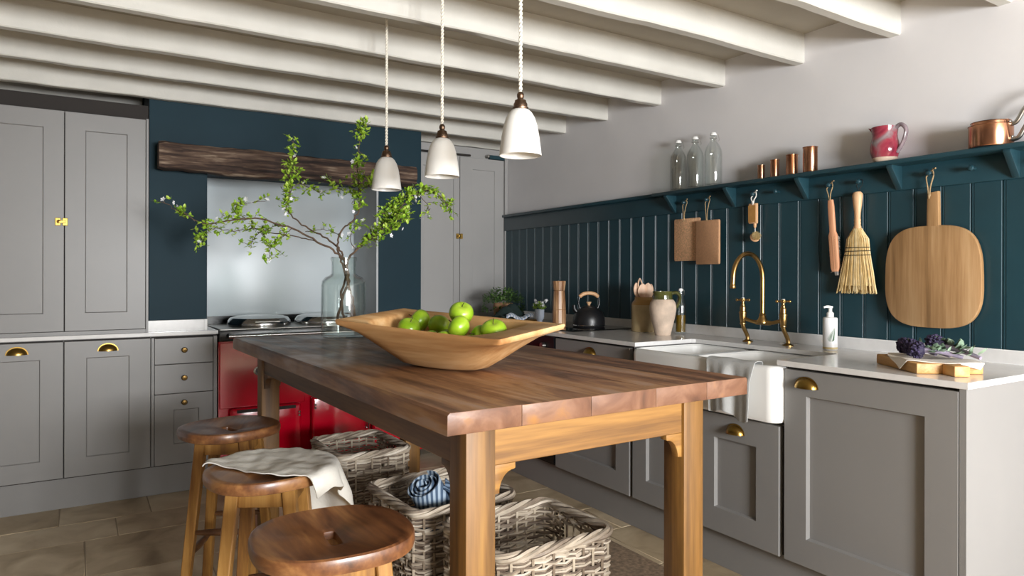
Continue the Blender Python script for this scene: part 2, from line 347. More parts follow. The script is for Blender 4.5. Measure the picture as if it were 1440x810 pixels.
def struct(name, b, mat, parent=None, smooth=True):
    o = obj(name, b, mat, parent, smooth)
    if parent is None: o['kind'] = 'structure'
    return o
def copytree(root, loc, rz=None, label=None):
    r = root.copy(); C.objects.link(r); r.location = loc
    if rz is not None: r.rotation_euler = (0, 0, rz)
    if label: r['label'] = label
    for ch in list(root.children):
        c = ch.copy(); C.objects.link(c); c.parent = r
        for g in list(ch.children):
            d = g.copy(); C.objects.link(d); d.parent = c
    return r
def bez(pts, n=8):
    P = [Vector(p) for p in pts]; out = []
    for i in range(len(P) - 1):
        p0 = P[max(0, i - 1)]; p1 = P[i]; p2 = P[i + 1]; p3 = P[min(len(P) - 1, i + 2)]
        for k in range(n):
            t = k / n
            out.append(0.5 * ((2 * p1) + (p2 - p0) * t + (2 * p0 - 5 * p1 + 4 * p2 - p3) * t * t + (3 * p1 - p0 - 3 * p2 + p3) * t ** 3))
    out.append(P[-1]); return out
def rrect(w, d, r, n=6):
    pts = []
    for cx, cy, a0 in ((w / 2 - r, d / 2 - r, 0), (-w / 2 + r, d / 2 - r, PI / 2), (-w / 2 + r, -d / 2 + r, PI), (w / 2 - r, -d / 2 + r, 1.5 * PI)):
        for k in range(n + 1):
            a = a0 + PI / 2 * k / n; pts.append((cx + r * math.cos(a), cy + r * math.sin(a)))
    return pts

# ------------------------------------------------------------------ setting
XW = 2.87            # right wall face
floor = struct('floor', B().box(-2.4, 3.0, -2.8, 4.85, -0.08, -0.003), 'grout')
rows = [-2.6, -2.1, -1.6, -0.75, -0.35, 0.1, 0.52, 0.95, 1.4, 1.75, 2.15, 2.56, 2.86, 3.26, 3.715, 3.995, 4.33]
starts = {13: [-2.3, -1.45, -0.72, 0.022, 0.62, 1.3, 1.9, 2.34], 14: [-2.3, -1.6, -0.9, -0.35, 0.155, 0.8, 1.35, 1.95, 2.34], 15: [-2.3, -1.7, -1.0, -0.085, 0.315, 0.75, 2.34], 11: [-2.3, -1.5, -0.8, -0.2, 0.4, 0.95, 1.6, 2.22, 2.34], 10: [-2.3, -1.6, -0.95, -0.4, 0.2, 0.8, 1.5, 2.1, 2.34]}
for i in range(len(rows) - 1):
    xs = starts.get(i)
    if xs is None:
        xs = [-2.3]
        while xs[-1] < 1.9: xs.append(min(2.34, xs[-1] + RND.uniform(0.42, 0.8)))
        if xs[-1] < 2.34: xs.append(2.34)
    for a, c in zip(xs[:-1], xs[1:]):
        g = 0.0022
        obj('tile', B().box(a + g, c - g, rows[i] + g, rows[i + 1] - g, -0.03, RND.uniform(-0.0015, 0.0), 0.0025, 1), 'stone', floor)
ceiling = struct('ceiling', B().box(-2.4, 2.95, -2.8, 4.85, 2.345, 2.42), 'ceil')
def joist(y, x0=-2.4, x1=XW, zb=2.21, th=0.05, seed=0):
    def wob(x, k): return 0.006 * noise.noise((x * 1.6, seed * 7.3 + k, 0)) + 0.004 * noise.noise((x * 6, seed * 3.1 + k, 2))
    n = 60; L = []
    for i in range(n + 1):
        x = x0 + (x1 - x0) * i / n
        zz = zb + wob(x, 0); y0 = y + wob(x, 5) * 0.4; c = 0.005
        L.append([(x, y0, 2.35), (x, y0, zz + c), (x, y0 + c, zz), (x, y0 + th - c, zz + wob(x, 9) * 0.4), (x, y0 + th, zz + c), (x, y0 + th, 2.35)])
    return obj('joist', B().loft(L), 'joist', ceiling)
for k, y in enumerate((-2.62, -2.15, -1.67, -1.2, -0.72, -0.25, 0.24, 0.71, 1.175, 1.58, 2.027, 2.497, 2.968, 3.45, 3.90)): joist(y, seed=k)
joist(4.235, zb=2.178, seed=20)
joist(4.71, x1=0.318, seed=21); joist(4.71, x0=1.96, seed=22)
struct('wall_right', B().box(XW, 3.0, -2.8, 4.85, 0, 2.345), 'wall')
struct('wall_back', B().box(-2.4, XW, 4.80, 4.92, 0, 2.345), 'wall')
# front wall behind the camera with two windows
wf = B()
for x0, x1, z0, z1 in ((-2.4, 0.4, 0, 2.345), (1.5, 1.75, 0, 2.345), (2.65, 2.87, 0, 2.345), (0.4, 1.5, 0, 0.9), (0.4, 1.5, 1.8, 2.345), (1.75, 2.65, 0, 0.9), (1.75, 2.65, 1.8, 2.345)):
    wf.box(x0, x1, -2.80, -2.62, z0, z1)
struct('wall_front', wf, 'wall')
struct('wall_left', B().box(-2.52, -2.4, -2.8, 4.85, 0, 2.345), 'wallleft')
for k, (xc, hw) in enumerate(((0.95, 0.55), (2.2, 0.45))):
    f = B()
    for q in (-hw + 0.025, 0.0, hw - 0.025): f.box(xc + q - 0.025, xc + q + 0.025, -2.72, -2.67, 0.9, 1.8, 0.004, 1)
    for z in (0.925, 1.35, 1.775): f.box(xc - hw, xc + hw, -2.715, -2.675, z - 0.025, z + 0.025)
    w = struct('window_%d' % (k + 1), f, 'windowlit')
    obj('pane', B().box(xc - hw, xc + hw, -2.697, -2.693, 0.92, 1.78), 'glassclear', w, smooth=False)
# chimney breast
ch = B()
ch.box(0.325, 0.62, 4.30, 4.80, 0, 2.345); ch.box(1.653, 1.955, 4.30, 4.80, 0, 2.345); ch.box(0.62, 1.653, 4.30, 4.80, 1.83, 2.345)
chim = struct('wall_chimney', ch, 'tealwall')
obj('reveal', B().box(1.640, 1.6535, 4.302, 4.79, 0, 1.83), 'reveal', chim)
obj('splash_panel', B().box(0.62, 1.64, 4.745, 4.757, 0.952, 1.83), 'splash', chim, label='glossy pale grey glass splashback')
obj('black_panel', B().box(0.62, 1.64, 4.75, 4.79, 0.0, 0.952), 'black', chim)  # plain black panel behind the cooker, below the splashback
# panelled dado on the right wall: one object per board
pan = struct('trim_1', B().box(2.866, XW, 0.80, 4.675, 0.90, 1.66), 'teal')
bw = 0.1056
y = 1.2 - 4 * bw
prof = None
while y < 4.66:
    y1 = min(y + bw, 4.674); w = y1 - y
    t0, t1 = 2.867, 2.852
    p = [(0.0008, t0), (0.0008, t1 + 0.004), (0.0034, t1), (w - 0.0125, t1), (w - 0.0108, t1 + 0.0035), (w - 0.0094, t1 + 0.0035), (w - 0.0078, t1 + 0.0006), (w - 0.0036, t1 + 0.0006), (w - 0.0008, t1 + 0.004), (w - 0.0008, t0)]
    b = B().prism([(q[1], q[0]) for q in p], 'z', 0.90, 1.60)
    o = obj('panel_board', b, 'teal', pan, smooth=False); o.location = (0, y, 0)
    y = y1
obj('top_rail', B().box(2.838, 2.868, 0.80, 4.675, 1.565, 1.672, 0.003, 2), 'teal', pan)
obj('cap_rail', B().box(2.822, 2.869, 2.925, 4.69, 1.670, 1.690, 0.005, 2), 'teal', pan)

# ------------------------------------------------------------------ shelf with brackets and pegs
sh = thing('peg_shelf', 'long dark teal wooden wall shelf on brackets with a row of round pegs', 'shelf', (0, 0, 0))
obj('shelf_board', B().box(2.750, 2.868, 0.62, 2.920, 1.662, 1.680, 0.003, 2), 'teal', sh)
for y in (2.825, 2.408, 1.993, 1.567, 1.150, 0.74):
    obj('bracket', B().prism([(2.838, 1.662), (2.762, 1.662), (2.762, 1.652), (2.834, 1.568), (2.838, 1.568)], 'y', y - 0.012, y + 0.012, 0.0015), 'teal', sh)
PEGY = (2.731, 2.569, 2.272, 2.140, 1.864, 1.725, 1.437, 1.285, 1.05, 0.9)
PZ = 1.617
for y in PEGY:
    pg = B().lathe([(0, 0), (0.006, 0), (0.006, 0.022), (0.0095, 0.027), (0.011, 0.033), (0.008, 0.039), (0, 0.041)], 14, M=Matrix.Translation((2.838, y, PZ)) @ Matrix.Rotation(-PI / 2, 4, 'Y'))
    obj('peg', pg, 'teal', sh)

# ------------------------------------------------------------------ cabinetry (built facing -y, placed by rotation)
def shaker(b, x0, x1, z0, z1, px0=None, px1=None, pz0=None, pz1=None, th=0.022, dep=0.007, bead=True):
    """door leaf: face at y=0, thickness to +y, panel sunk by dep"""
    ex = 0.0015
    px0 = x0 + 0.09 if px0 is None else px0; px1 = x1 - 0.09 if px1 is None else px1
    pz0 = z0 + 0.09 if pz0 is None else pz0; pz1 = z1 - 0.09 if pz1 is None else pz1
    def ring(a, c, d, e, y): return [(a, y, d), (c, y, d), (c, y, e), (a, y, e)]
    L = [ring(x0, x1, z0, z1, th), ring(x0, x1, z0, z1, ex), ring(x0 + ex, x1 - ex, z0 + ex, z1 - ex, 0), ring(px0, px1, pz0, pz1, 0)]
    if bead: L += [ring(px0 + 0.0045, px1 - 0.0045, pz0 + 0.0045, pz1 - 0.0045, dep), ring(px0 + 0.006, px1 - 0.006, pz0 + 0.006, pz1 - 0.006, dep)]
    L += [ring(px0 + 0.006, px1 - 0.006, pz0 + 0.006, pz1 - 0.006, dep)]
    b.loft(L, True, True)
    return b
def cup(parent, x, z, y=0.0, w=0.088, mat='brass'):
    b = B(); r = w / 2; L = []
    n = 18
    for i in range(9):          # half-dome opening downwards
        a = PI / 2 * i / 8
        k = math.cos(a); d = math.sin(a)
        L.append([(r * k * math.cos(PI * j / n) , -0.03 * d - 0.002, 0.036 * k * math.sin(PI * j / n) * 1.0 + 0.0 ) for j in range(n + 1)])
    b.loft(L, False, False, closed=False)
    bmesh.ops.solidify(b.bm, geom=b.bm.faces[:], thickness=0.0025)
    # flange
    b.prism([((r + 0.004) * math.cos(PI * j / n), 0.041 * math.sin(PI * j / n)) for j in range(n + 1)] + [((r - 0.002) * math.cos(PI * j / n), 0.034 * math.sin(PI * j / n)) for j in range(n, -1, -1)], 'y', -0.004, 0.0005)
    o = obj('handle', b, mat, parent, label='brass cup handle'); o.location = (x, y, z); return o
def knob(parent, x, z, y=0.0):
    b = B().lathe([(0, 0), (0.006, 0), (0.006, 0.010), (0.013, 0.016), (0.0155, 0.022), (0.012, 0.028), (0, 0.030)], 18, M=Matrix.Rotation(PI / 2, 4, 'X'))
    o = obj('knob', b, 'dbrass', parent, label='round dark brass knob'); o.location = (x, y, z); return o
def latch(parent, x, z):
    b = B().box(-0.028, -0.002, -0.006, 0.001, -0.020, 0.020, 0.002, 1).box(0.004, 0.028, -0.006, 0.001, -0.020, 0.020, 0.002, 1)
    b.box(-0.018, 0.018, -0.013, -0.005, -0.008, 0.008, 0.002, 1)
    b.lathe([(0.004, 0), (0.004, 0.01), (0.009, 0.013), (0.009, 0.019), (0, 0.021)], 14, M=Matrix.Translation((-0.010, -0.008, 0)) @ Matrix.Rotation(PI / 2, 4, 'X'))
    o = obj('latch', b, 'brass', parent, label='square brass latch'); o.location = (x, 0, z); return o

YD = 4.242
def base_cab(name, label, loc, rz, w, depth=0.55, zt=0.878, doors=(), zp=0.157, group=None, cat='cabinet'):
    t = thing(name, label, cat, loc, rz, group)
    obj('carcass', B().box(0.0, w, 0.026, depth, zp, zt), 'cab', t, smooth=False)
    obj('shadow_gap', B().box(0.001, w - 0.001, 0.0235, 0.0262, zp + 0.002, zt - 0.004), 'dark', t, smooth=False)
    return t
G1 = 'grey base units on the left'
# left run
t = base_cab('base_cabinet', 'grey shaker base cabinet cut by the left picture edge, with a brass cup handle', (-0.462, YD, 0), 0, 0.392)
d = obj('door', shaker(B(), 0.002, 0.391, 0.168, 0.868, 0.095, 0.293, 0.263, 0.781), 'cab', t); cup(d, 0.197, 0.812)
t = base_cab('base_cabinet', 'grey shaker base cabinet between the far left cabinet and the drawer unit', (-0.068, YD, 0), 0, 0.398)
d = obj('door', shaker(B(), 0.002, 0.396, 0.168, 0.868, 0.098, 0.296, 0.263, 0.781), 'cab', t); cup(d, 0.196, 0.812)
t = base_cab('drawer_unit', 'narrow grey drawer unit with three knobbed drawers beside the red range cooker', (0.332, YD, 0), 0, 0.333, cat='drawers')
obj('frame', B().box(0.0, 0.0135, 0, 0.026, 0.168, 0.868).box(0.315, 0.333, 0, 0.026, 0.0, 0.868), 'cab', t, smooth=False)
for z0, z1, pn in ((0.722, 0.864, 0), (0.559, 0.719, 0), (0.168, 0.556, 1)):
    if pn: b = shaker(B(), 0.016, 0.312, z0, z1, 0.109, 0.240, z0 + 0.109, z1 - 0.088)
    else: b = B().box(0.016, 0.312, 0, 0.022, z0, z1, 0.0015, 1)
    d = obj('drawer', b, 'cab', t); knob(d, 0.163, (z0 + z1) / 2 + (0.005 if not pn else 0.146))
tag(obj('plinth', B().box(-0.462, 0.665, YD + 0.045, YD + 0.063, 0.0, 0.156), 'cab'), 'long grey plinth board under the left base cabinets', 'plinth')
tag(obj('worktop', B().box(-0.470, 0.668, YD - 0.02, 4.795, 0.88, 0.90, 0.0015, 1), 'quartz'), 'white quartz worktop on the left grey cabinets below the tall cupboard doors', 'worktop')
tag(obj('upstand', B().box(0.318, 0.602, 4.283, 4.2995, 0.9, 0.962, 0.0015, 1).box(0.602, 0.62, 4.283, 4.36, 0.9, 0.962, 0.0015, 1), 'quartz'), 'short white quartz upstand at the foot of the teal chimney breast', 'upstand')
# tall cupboard on the left
t = thing('tall_cupboard', 'tall grey shaker cupboard standing on the left white worktop with a brass latch', 'cupboard', (-0.80, 4.26, 0.90))
obj('carcass', B().box(0.345, 1.113, 0.026, 0.535, 0.0, 1.162), 'cab', t, smooth=False)
obj('shadow_gap', B().box(0.347, 1.105, 0.0235, 0.0262, 0.016, 1.155), 'dark', t, smooth=False)
obj('frame', B().box(1.107, 1.118, -0.004, 0.026, 0.0, 1.162), 'cab', t, smooth=False)
obj('rail', B().box(0.345, 1.107, 0.004, 0.026, 0.0, 0.018), 'cab', t, smooth=False)
obj('soffit_shade', B().box(0.345, 1.118, 0.03, 0.05, 1.162, 1.24), 'dark', t, smooth=False)  # dark strip standing in for the soffit shadow above the doors
for x0, x1, p0, p1 in ((0.735, 1.104, 0.824, 1.018), (0.363, 0.731, 0.452, 0.643)):
    d = obj('door', shaker(B(), x0, x1, 0.021, 1.158, p0, p1, 0.113, 1.068), 'cab', t)
    if x0 > 0.7: latch(d, 0.720, 0.586)
# tall cupboard in the far right corner
t = thing('tall_cupboard', 'tall grey cupboard, light painted into its colour, in the far corner right of the teal chimney breast', 'cupboard', (1.957, 4.68, 0.0))
obj('carcass', B().box(0, 0.91, 0.026, 0.118, 0.0, 2.13), 'cablit', t, smooth=False)
obj('shadow_gap', B().box(0.004, 0.90, 0.0235, 0.0262, 0.16, 2.115), 'dark', t, smooth=False)
obj('frame', B().box(0.885, 0.911, -0.012, 0.026, 0.0, 2.13), 'cablit', t, smooth=False)
for k, (x0, x1, p0, p1) in enumerate(((0.006, 0.490, 0.188, 0.441), (0.494, 0.882, 0.603, 0.800))):
    d = obj('door', shaker(B(), x0, x1, 0.16, 2.118, p0, p1, 0.93, 2.03), 'cablit', t)
    if k: latch(d, 0.488, 1.512)
obj('head_panel', B().box(0.0, 0.91, 0.028, 0.05, 2.1302, 2.2), 'cablit', t, smooth=False)
obj('hinge_rail', B().tube([(0.0, -0.004, 2.132), (0.58, -0.004, 2.132)], 0.008, 8), 'dark', t, label='dark metal rail above the doors')
obj('bolt', B().lathe([(0, 0), (0.013, 0), (0.013, 0.03), (0.009, 0.04), (0, 0.042)], 12, M=Matrix.Translation((0.735, 0.02, 2.14)) @ Matrix.Rotation(PI / 2, 4, 'X')), 'steel', t, label='round steel bolt')
obj('bracket', B().box(0.75, 0.885, -0.008, 0.02, 2.122, 2.152, 0.002, 1), 'teal', t)
def shaker_deep(*a): return shaker(*a, dep=0.0165)
# right run: units face -x ; local x runs towards -y
XR = 2.237
def right_cab(name, label, ytop, w, cat='cabinet'):
    return base_cab(name, label, (XR, ytop, 0), -PI / 2, w, 0.60, cat=cat)
t = right_cab('base_cabinet', 'grey base cabinet at the end of the right run with one very large shaker door', 1.6665, 0.6265)
d = obj('door', shaker_deep(B(), 0.003, 0.609, 0.157, 0.868, 0.0955, 0.5115, 0.257, 0.777), 'cab', t); cup(d, 0.0965, 0.808)
obj('end_post', B().box(0.612, 0.6265, 0.0, 0.026, 0.0, 0.878), 'cab', t, smooth=False)
obj('end_panel', B().box(0.6267, 0.6315, 0.0, 0.61, 0.0, 0.878), 'cab', t, smooth=False)
t = base_cab('base_cabinet', 'grey sink cabinet with two low shaker doors beneath the white ceramic sink', (XR, 2.512, 0), -PI / 2, 0.840, 0.60, zt=0.650)
for k, (x0, x1) in enumerate(((0.010, 0.415), (0.419, 0.826))):
    p0 = x0 + 0.093; p1 = x1 - 0.104
    d = obj('door', shaker_deep(B(), x0, x1, 0.157, 0.646, p0, p1, 0.258, 0.548), 'cab', t); cup(d, (p0 + p1) / 2 + 0.005, 0.580, w=0.082)
t = right_cab('base_cabinet', 'grey base cabinet left of the sink with one cup handle showing above the table', 3.138, 0.620)
d = obj('door', shaker_deep(B(), 0.006, 0.614, 0.157, 0.868, 0.1, 0.515, 0.257, 0.74), 'cab', t); cup(d, 0.312, 0.805)
t = thing('oven', 'dark built-in oven under the worktop behind the dough bowl', 'oven', (XR, 3.74, 0), -PI / 2)
obj('body', B().box(0.0, 0.598, 0.012, 0.58, 0.157, 0.878), 'matblack', t, smooth=False)
obj('control_panel', B().box(0.002, 0.596, -0.004, 0.012, 0.765, 0.872), 'label', t, smooth=False)
d = obj('door', B().box(0.002, 0.596, -0.004, 0.012, 0.17, 0.755, 0.002, 1), 'hobglass', t)
obj('handle', B().tube([(0.05, -0.004, 0.72), (0.05, -0.035, 0.72), (0.55, -0.035, 0.72), (0.55, -0.004, 0.72)], 0.008, 8), 'steel', d)
for x in (0.1, 0.3, 0.5): obj('knob', B().lathe([(0.018, 0), (0.016, 0.02), (0, 0.021)], 16, M=Matrix.Translation((x, -0.004, 0.82)) @ Matrix.Rotation(PI / 2, 4, 'X')), 'steel', t)
t = right_cab('base_cabinet', 'grey corner base cabinet beyond the oven', 4.66, 0.918)
obj('door', shaker_deep(B(), 0.3, 0.912, 0.157, 0.868), 'cab', t)
tag(obj('plinth', B().box(XR + 0.045, XR + 0.063, 1.04, 4.66, 0.0, 0.156), 'cab'), 'long grey plinth board under the right base cabinets', 'plinth')
# worktop with sink cut-out
wt = B()
def cutpoly():
    return [(2.217, 1.022), (2.85, 1.022), (2.85, 4.660), (2.217, 4.660), (2.217, 2.463)] + [(2.590, 2.463), (2.605, 2.448), (2.605, 1.695), (2.590, 1.680)] + [(2.217, 1.680)]
wt.prism(cutpoly(), 'z', 0.88, 0.90, 0.0012, seg=1)
wt.box(2.830, 2.8505, 1.022, 4.660, 0.9002, 0.950, 0.0015, 1)
tag(obj('worktop', wt, 'quartz'), 'white quartz worktop and upstand along the teal panelling around the sink', 'worktop')
# double ceramic sink
t = thing('ceramic_sink', 'white double-bowl ceramic sink with rounded front set into the right worktop', 'sink', (2.19, 2.068, 0.658))
sb = B()
SWY, SD, SH = 0.800, 0.445, 0.2185
def sinkloop(inset, z, y0=-SWY / 2, y1=SWY / 2, r=0.042):
    w = SD - 2 * inset; d = (y1 - y0) - 2 * inset; cx = SD / 2; cy = (y0 + y1) / 2
    return [(cx + p[0], cy + p[1], z) for p in rrect(w, d, max(r - inset * 0.5, 0.008), 5)]
sb.loft([sinkloop(0.02, 0.0), sinkloop(0.006, 0.005), sinkloop(0.0, 0.02), sinkloop(0.0, SH - 0.020), sinkloop(0.0025, SH - 0.010), sinkloop(0.008, SH - 0.0035), sinkloop(0.015, SH - 0.0005), sinkloop(0.022, SH - 0.0002)], True, False)
obj('shell', sb, 'ceramic', t)
for y0, y1 in ((-SWY / 2 + 0.001, 0.035), (0.035, SWY / 2 - 0.001)):
    bb = B().loft([sinkloop(0.012, SH - 0.0012, y0, y1, 0.05), sinkloop(0.018, SH, y0, y1, 0.05), sinkloop(0.025, SH - 0.008, y0, y1, 0.05), sinkloop(0.028, 0.06, y0, y1, 0.06), sinkloop(0.05, 0.03, y0, y1, 0.07)], False, True)
    for f in bb.bm.faces: f.normal_flip()
    o = obj('basin', bb, 'ceramic', t)
    obj('plug', B().lathe([(0.03, 0), (0.03, 0.004), (0.02, 0.006), (0, 0.006)], 18, c=(SD / 2, (y0 + y1) / 2, 0.0305)), 'chrome', o)
# bridge tap
t = thing('bridge_tap', 'aged brass bridge tap with swan neck spout and two cross handles behind the sink', 'tap', (2.70, 2.1065, 0.9006))
for s in (-1, 1):
    y = s * 0.1115
    lg = B().lathe([(0.024, 0), (0.024, 0.003), (0.016, 0.008), (0.009, 0.012)], 20, c=(0.01, y, 0))
    lg.tube(bez([(0.010, y, 0.008), (0.008, y, 0.028), (-0.006, y, 0.05), (-0.022, y, 0.075), (-0.024, y, 0.10)], 5), 0.0095, 12)
    obj('leg', lg, 'tapbrass', t)
    pl = B().lathe([(0.010, 0.082), (0.014, 0.086), (0.014, 0.092), (0.012, 0.095), (0.0145, 0.105), (0.0165, 0.12), (0.0165, 0.135), (0.0185, 0.137), (0.0185, 0.143), (0.014, 0.147), (0.014, 0.168), (0.010, 0.173), (0.010, 0.180), (0.0065, 0.184), (0.0065, 0.196)], 20, c=(-0.024, y, 0))
    obj('pillar', pl, 'tapbrass', t)
    hd = B().lathe([(0, 0.192), (0.011, 0.193), (0.012, 0.200), (0.011, 0.207), (0, 0.209)], 16, c=(-0.024, y, 0))
    for a in range(4):
        an = a * PI / 2 + 0.6
        dx, dy = math.cos(an), math.sin(an)
        hd.tube([(-0.024, y, 0.200), (-0.024 + dx * 0.022, y + dy * 0.022, 0.200)], 0.0042, 8)
        hd.ball((-0.024 + dx * 0.027, y + dy * 0.027, 0.200), 0.0072, 2)
    obj('handle', hd, 'tapbrass', t)
    obj('index', B().lathe([(0.0075, 0.2085), (0.0075, 0.2105), (0, 0.211)], 12, c=(-0.024, y, 0)), 'ceramic', t, label='white china button')
br = B().tube(bez([(-0.024, -0.10, 0.112), (-0.024, -0.05, 0.100), (-0.024, 0.0, 0.098), (-0.024, 0.05, 0.100), (-0.024, 0.10, 0.112)], 6), [0.0085] * 7 + [0.011] * 10 + [0.0085] * 8, 12)
br.lathe([(0.010, 0.09), (0.026, 0.098), (0.026, 0.104), (0.018, 0.118), (0.014, 0.132), (0.016, 0.136), (0.012, 0.142)], 20, c=(-0.024, 0, 0))
obj('bridge', br, 'tapbrass', t)
sp = [(-0.024, 0, 0.135), (-0.024, 0, 0.20), (-0.024, 0, 0.29)] + [(-0.124 + 0.10 * math.cos(a * PI / 12), 0, 0.30 + 0.115 * math.sin(a * PI / 12)) for a in range(0, 13)] + [(-0.226, 0, 0.275)]
obj('spout', B().tube(bez(sp, 3), 0.0105, 14).lathe([(0.012, 0), (0.0135, 0.004), (0.0135, 0.012), (0.011, 0.018)], 14, c=(-0.226, 0, 0.258)), 'tapbrass', t)
# hob
tag(obj('induction_hob', B().box(2.33, 2.775, 3.10, 3.72, 0.9003, 0.9055, 0.002, 1), 'hobglass'), 'flat black glass hob in the right worktop under the kettle', 'hob')

# ------------------------------------------------------------------ range cooker
t = thing('range_cooker', 'red enamel range cooker with black top and chrome hotplate lids in the chimney recess', 'cooker', (0.672, 4.225, 0.0))
obj('body', B().box(0.0, 1.27, 0.01, 0.50, 0.06, 0.832), 'red', t, smooth=False)
obj('plinth', B().box(0.0, 1.27, 0.05, 0.45, 0.0, 0.06), 'black', t, smooth=False)
obj('front_plate', B().box(0.004, 0.485, -0.004, 0.012, 0.45, 0.826, 0.003, 1).box(0.505, 1.266, -0.004, 0.012, 0.5, 0.826, 0.003, 1), 'red', t)
obj('top_plate', B().box(0.0, 1.27, -0.012, 0.075, 0.834, 0.898, 0.004, 2).box(0.0, 0.94, 0.075, 0.517, 0.834, 0.898).box(0.94, 1.27, 0.075, 0.10, 0.834, 0.898), 'black', t)
obj('top_surface', B().box(0.004, 0.945, -0.004, 0.517, 0.898, 0.904, 0.002, 1), 'steel', t)
for x in (0.275, 0.680):
    l = obj('hotplate_lid', B().lathe([(0.185, 0), (0.187, 0.012), (0.183, 0.03), (0.170, 0.048), (0.14, 0.057), (0.07, 0.061), (0, 0.062)], 40, c=(x, 0.255, 0.9045)), 'chrome', t)
    h = B().tube([(x - 0.065, 0.058, 0.935), (x + 0.075, 0.058, 0.935)], 0.006, 10)
    for dx in (-0.05, 0.05): h.tube([(x + dx, 0.058, 0.935), (x + dx, 0.085, 0.935)], 0.004, 8)
    obj('lid_handle', h, 'steel', l)
obj('insulation_block', B().box(0.0, 0.94, 0.50, 0.517, 0.904, 0.95), 'black', t)
rl = B().tube([(0.04, -0.075, 0.868), (1.24, -0.075, 0.868)], 0.011, 14)
obj('towel_rail', rl, 'chrome', t)
for x in (0.05, 0.62, 1.22): obj('rail_bracket', B().tube([(x, -0.010, 0.868), (x, -0.075, 0.868)], 0.013, 12), 'black', t)
bd = B().lathe([(0.034, 0), (0.036, 0.002), (0.033, 0.004), (0, 0.004)], 28, M=Matrix.Translation((0.232, -0.004, 0.655)) @ Matrix.Rotation(PI / 2, 4, 'X') @ Matrix.Diagonal((1.25, 0.85, 1, 1)))
o = obj('badge', bd, 'chrome', t, label='oval badge with black centre and silver rim')
obj('badge_centre', B().lathe([(0.028, 0.003), (0.028, 0.0055), (0, 0.006)], 28, M=Matrix.Translation((0.232, -0.004, 0.655)) @ Matrix.Rotation(PI / 2, 4, 'X') @ Matrix.Diagonal((1.25, 0.85, 1, 1))), 'label', o)
def agadoor(x0, x1, z0, z1, hinge):
    d = obj('door', B().box(x0, x1, -0.045, -0.004, z0, z1, 0.016, 3), 'red', t)
    hx = x1 - 0.015 if hinge > 0 else x0 + 0.015
    for z in (z0 + 0.06, z1 - 0.06):
        hb = B()
        for q in (-0.012, 0.006, ): hb.lathe([(0.007, 0), (0.007, 0.012), (0, 0.013)], 10, c=(hx, -0.052, z + q))
        obj('hinge', hb, 'chrome', d)
    lx = x0 + 0.03 if hinge > 0 else x1 - 0.03
    obj('handle', B().tube([(lx, -0.046, (z0 + z1) / 2 + 0.03), (lx, -0.075, (z0 + z1) / 2 + 0.03), (lx, -0.075, (z0 + z1) / 2 - 0.03), (lx, -0.046, (z0 + z1) / 2 - 0.03)], 0.006, 8), 'chrome', d)
agadoor(0.055, 0.455, 0.10, 0.45, 1); obj('vent_slot', B().box(0.09, 0.42, -0.0475, -0.043, 0.425, 0.443), 'dark', t)
agadoor(0.52, 0.89, 0.10, 0.48, -1); agadoor(0.90, 1.255, 0.10, 0.48, 1)

# ------------------------------------------------------------------ oak lintel
L = []
for i in range(49):
    f = i / 48; x = f * 1.49
    cy, cz = -0.055, 0.084 - 0.012 * math.sin(f * PI) * 0 + 0.013 * noise.noise((f * 3.3, 1.7, 0))
    w = 0.058 + 0.012 * noise.noise((f * 5, 9.1, 3)); hh = 0.080 + 0.012 * noise.noise((f * 4.4, 4.2, 1)) - 0.014 * f
    k = 1.0 - 0.12 * max(0, (0.012 - abs(f - 0.0)) / 0.012)
    ring = []
    for j in range(28):
        a = 2 * PI * j / 28; ca, sa = math.cos(a), math.sin(a)
        e = 0.42
        yy = cy + w * k * math.copysign(abs(ca) ** e, ca); zz = cz + hh * k * math.copysign(abs(sa) ** e, sa)
        nn = 0.007 * noise.noise((f * 22, ca * 2.2, sa * 2.2)) + 0.004 * noise.noise((f * 9, ca * 7, sa * 7))
        crack = -0.012 * max(0, 1 - abs(zz - (0.095 - 0.05 * f + 0.006 * math.sin(f * 20))) / 0.008) if ca < -0.3 else 0
        ring.append((x, yy + ca * nn - crack * 1.0, zz + sa * nn))
    L.append(ring)
o = obj('oak_lintel', B().loft(L), 'lintel'); o.location = (0.358, 4.236, 1.768)
tag(o, 'weathered dark oak lintel beam fixed across the teal chimney breast', 'beam')

# ------------------------------------------------------------------ table
TR = math.radians(1.45)
t = thing('farmhouse_table', 'long dark pine farmhouse table with thick plank top and square legs', 'table', (1.157, 1.338, 0.0), TR)
TW, TL, TZ, TT = 0.985, 2.125, 0.92, 0.05
xe = [-TW / 2, -0.30, -0.095, 0.125, 0.32, TW / 2]
for i in range(5):
    a, c = xe[i], xe[i + 1]
    dz = RND.uniform(-0.0008, 0.0)
    ca, cc = (0.006 if i == 0 else 0.0), (0.006 if i == 4 else 0.0)
    pl = [(a + 0.00012, TZ - TT), (c - 0.00012, TZ - TT)] + ([(c - 0.0003, TZ - 0.006), (c - 0.006, TZ)] if cc else [(c - 0.00012, TZ + dz)]) + ([(a + 0.006, TZ), (a + 0.0003, TZ - 0.006)] if ca else [(a + 0.00012, TZ + dz)])
    b = B().prism(pl, 'y', 0.0, TL, 0.0022)
    obj('plank', b, 'table', t, angle=0.5)
LX, LW = 0.3585, 0.081
LEGS = [(-LX - 0.0415, 0.082), (LX - 0.04, 0.082), (-LX - 0.0415, TL - 0.155), (LX - 0.04, TL - 0.155)]
for x, y in LEGS:
    obj('leg', B().box(x, x + LW, y, y + LW, 0.0, TZ - TT, 0.004, 2), 'tleg', t)
AZ0 = 0.762
obj('apron', B().box(-LX + 0.04, LX - 0.0405, 0.090, 0.115, AZ0, TZ - TT, 0.002, 1), 'tapron', t)
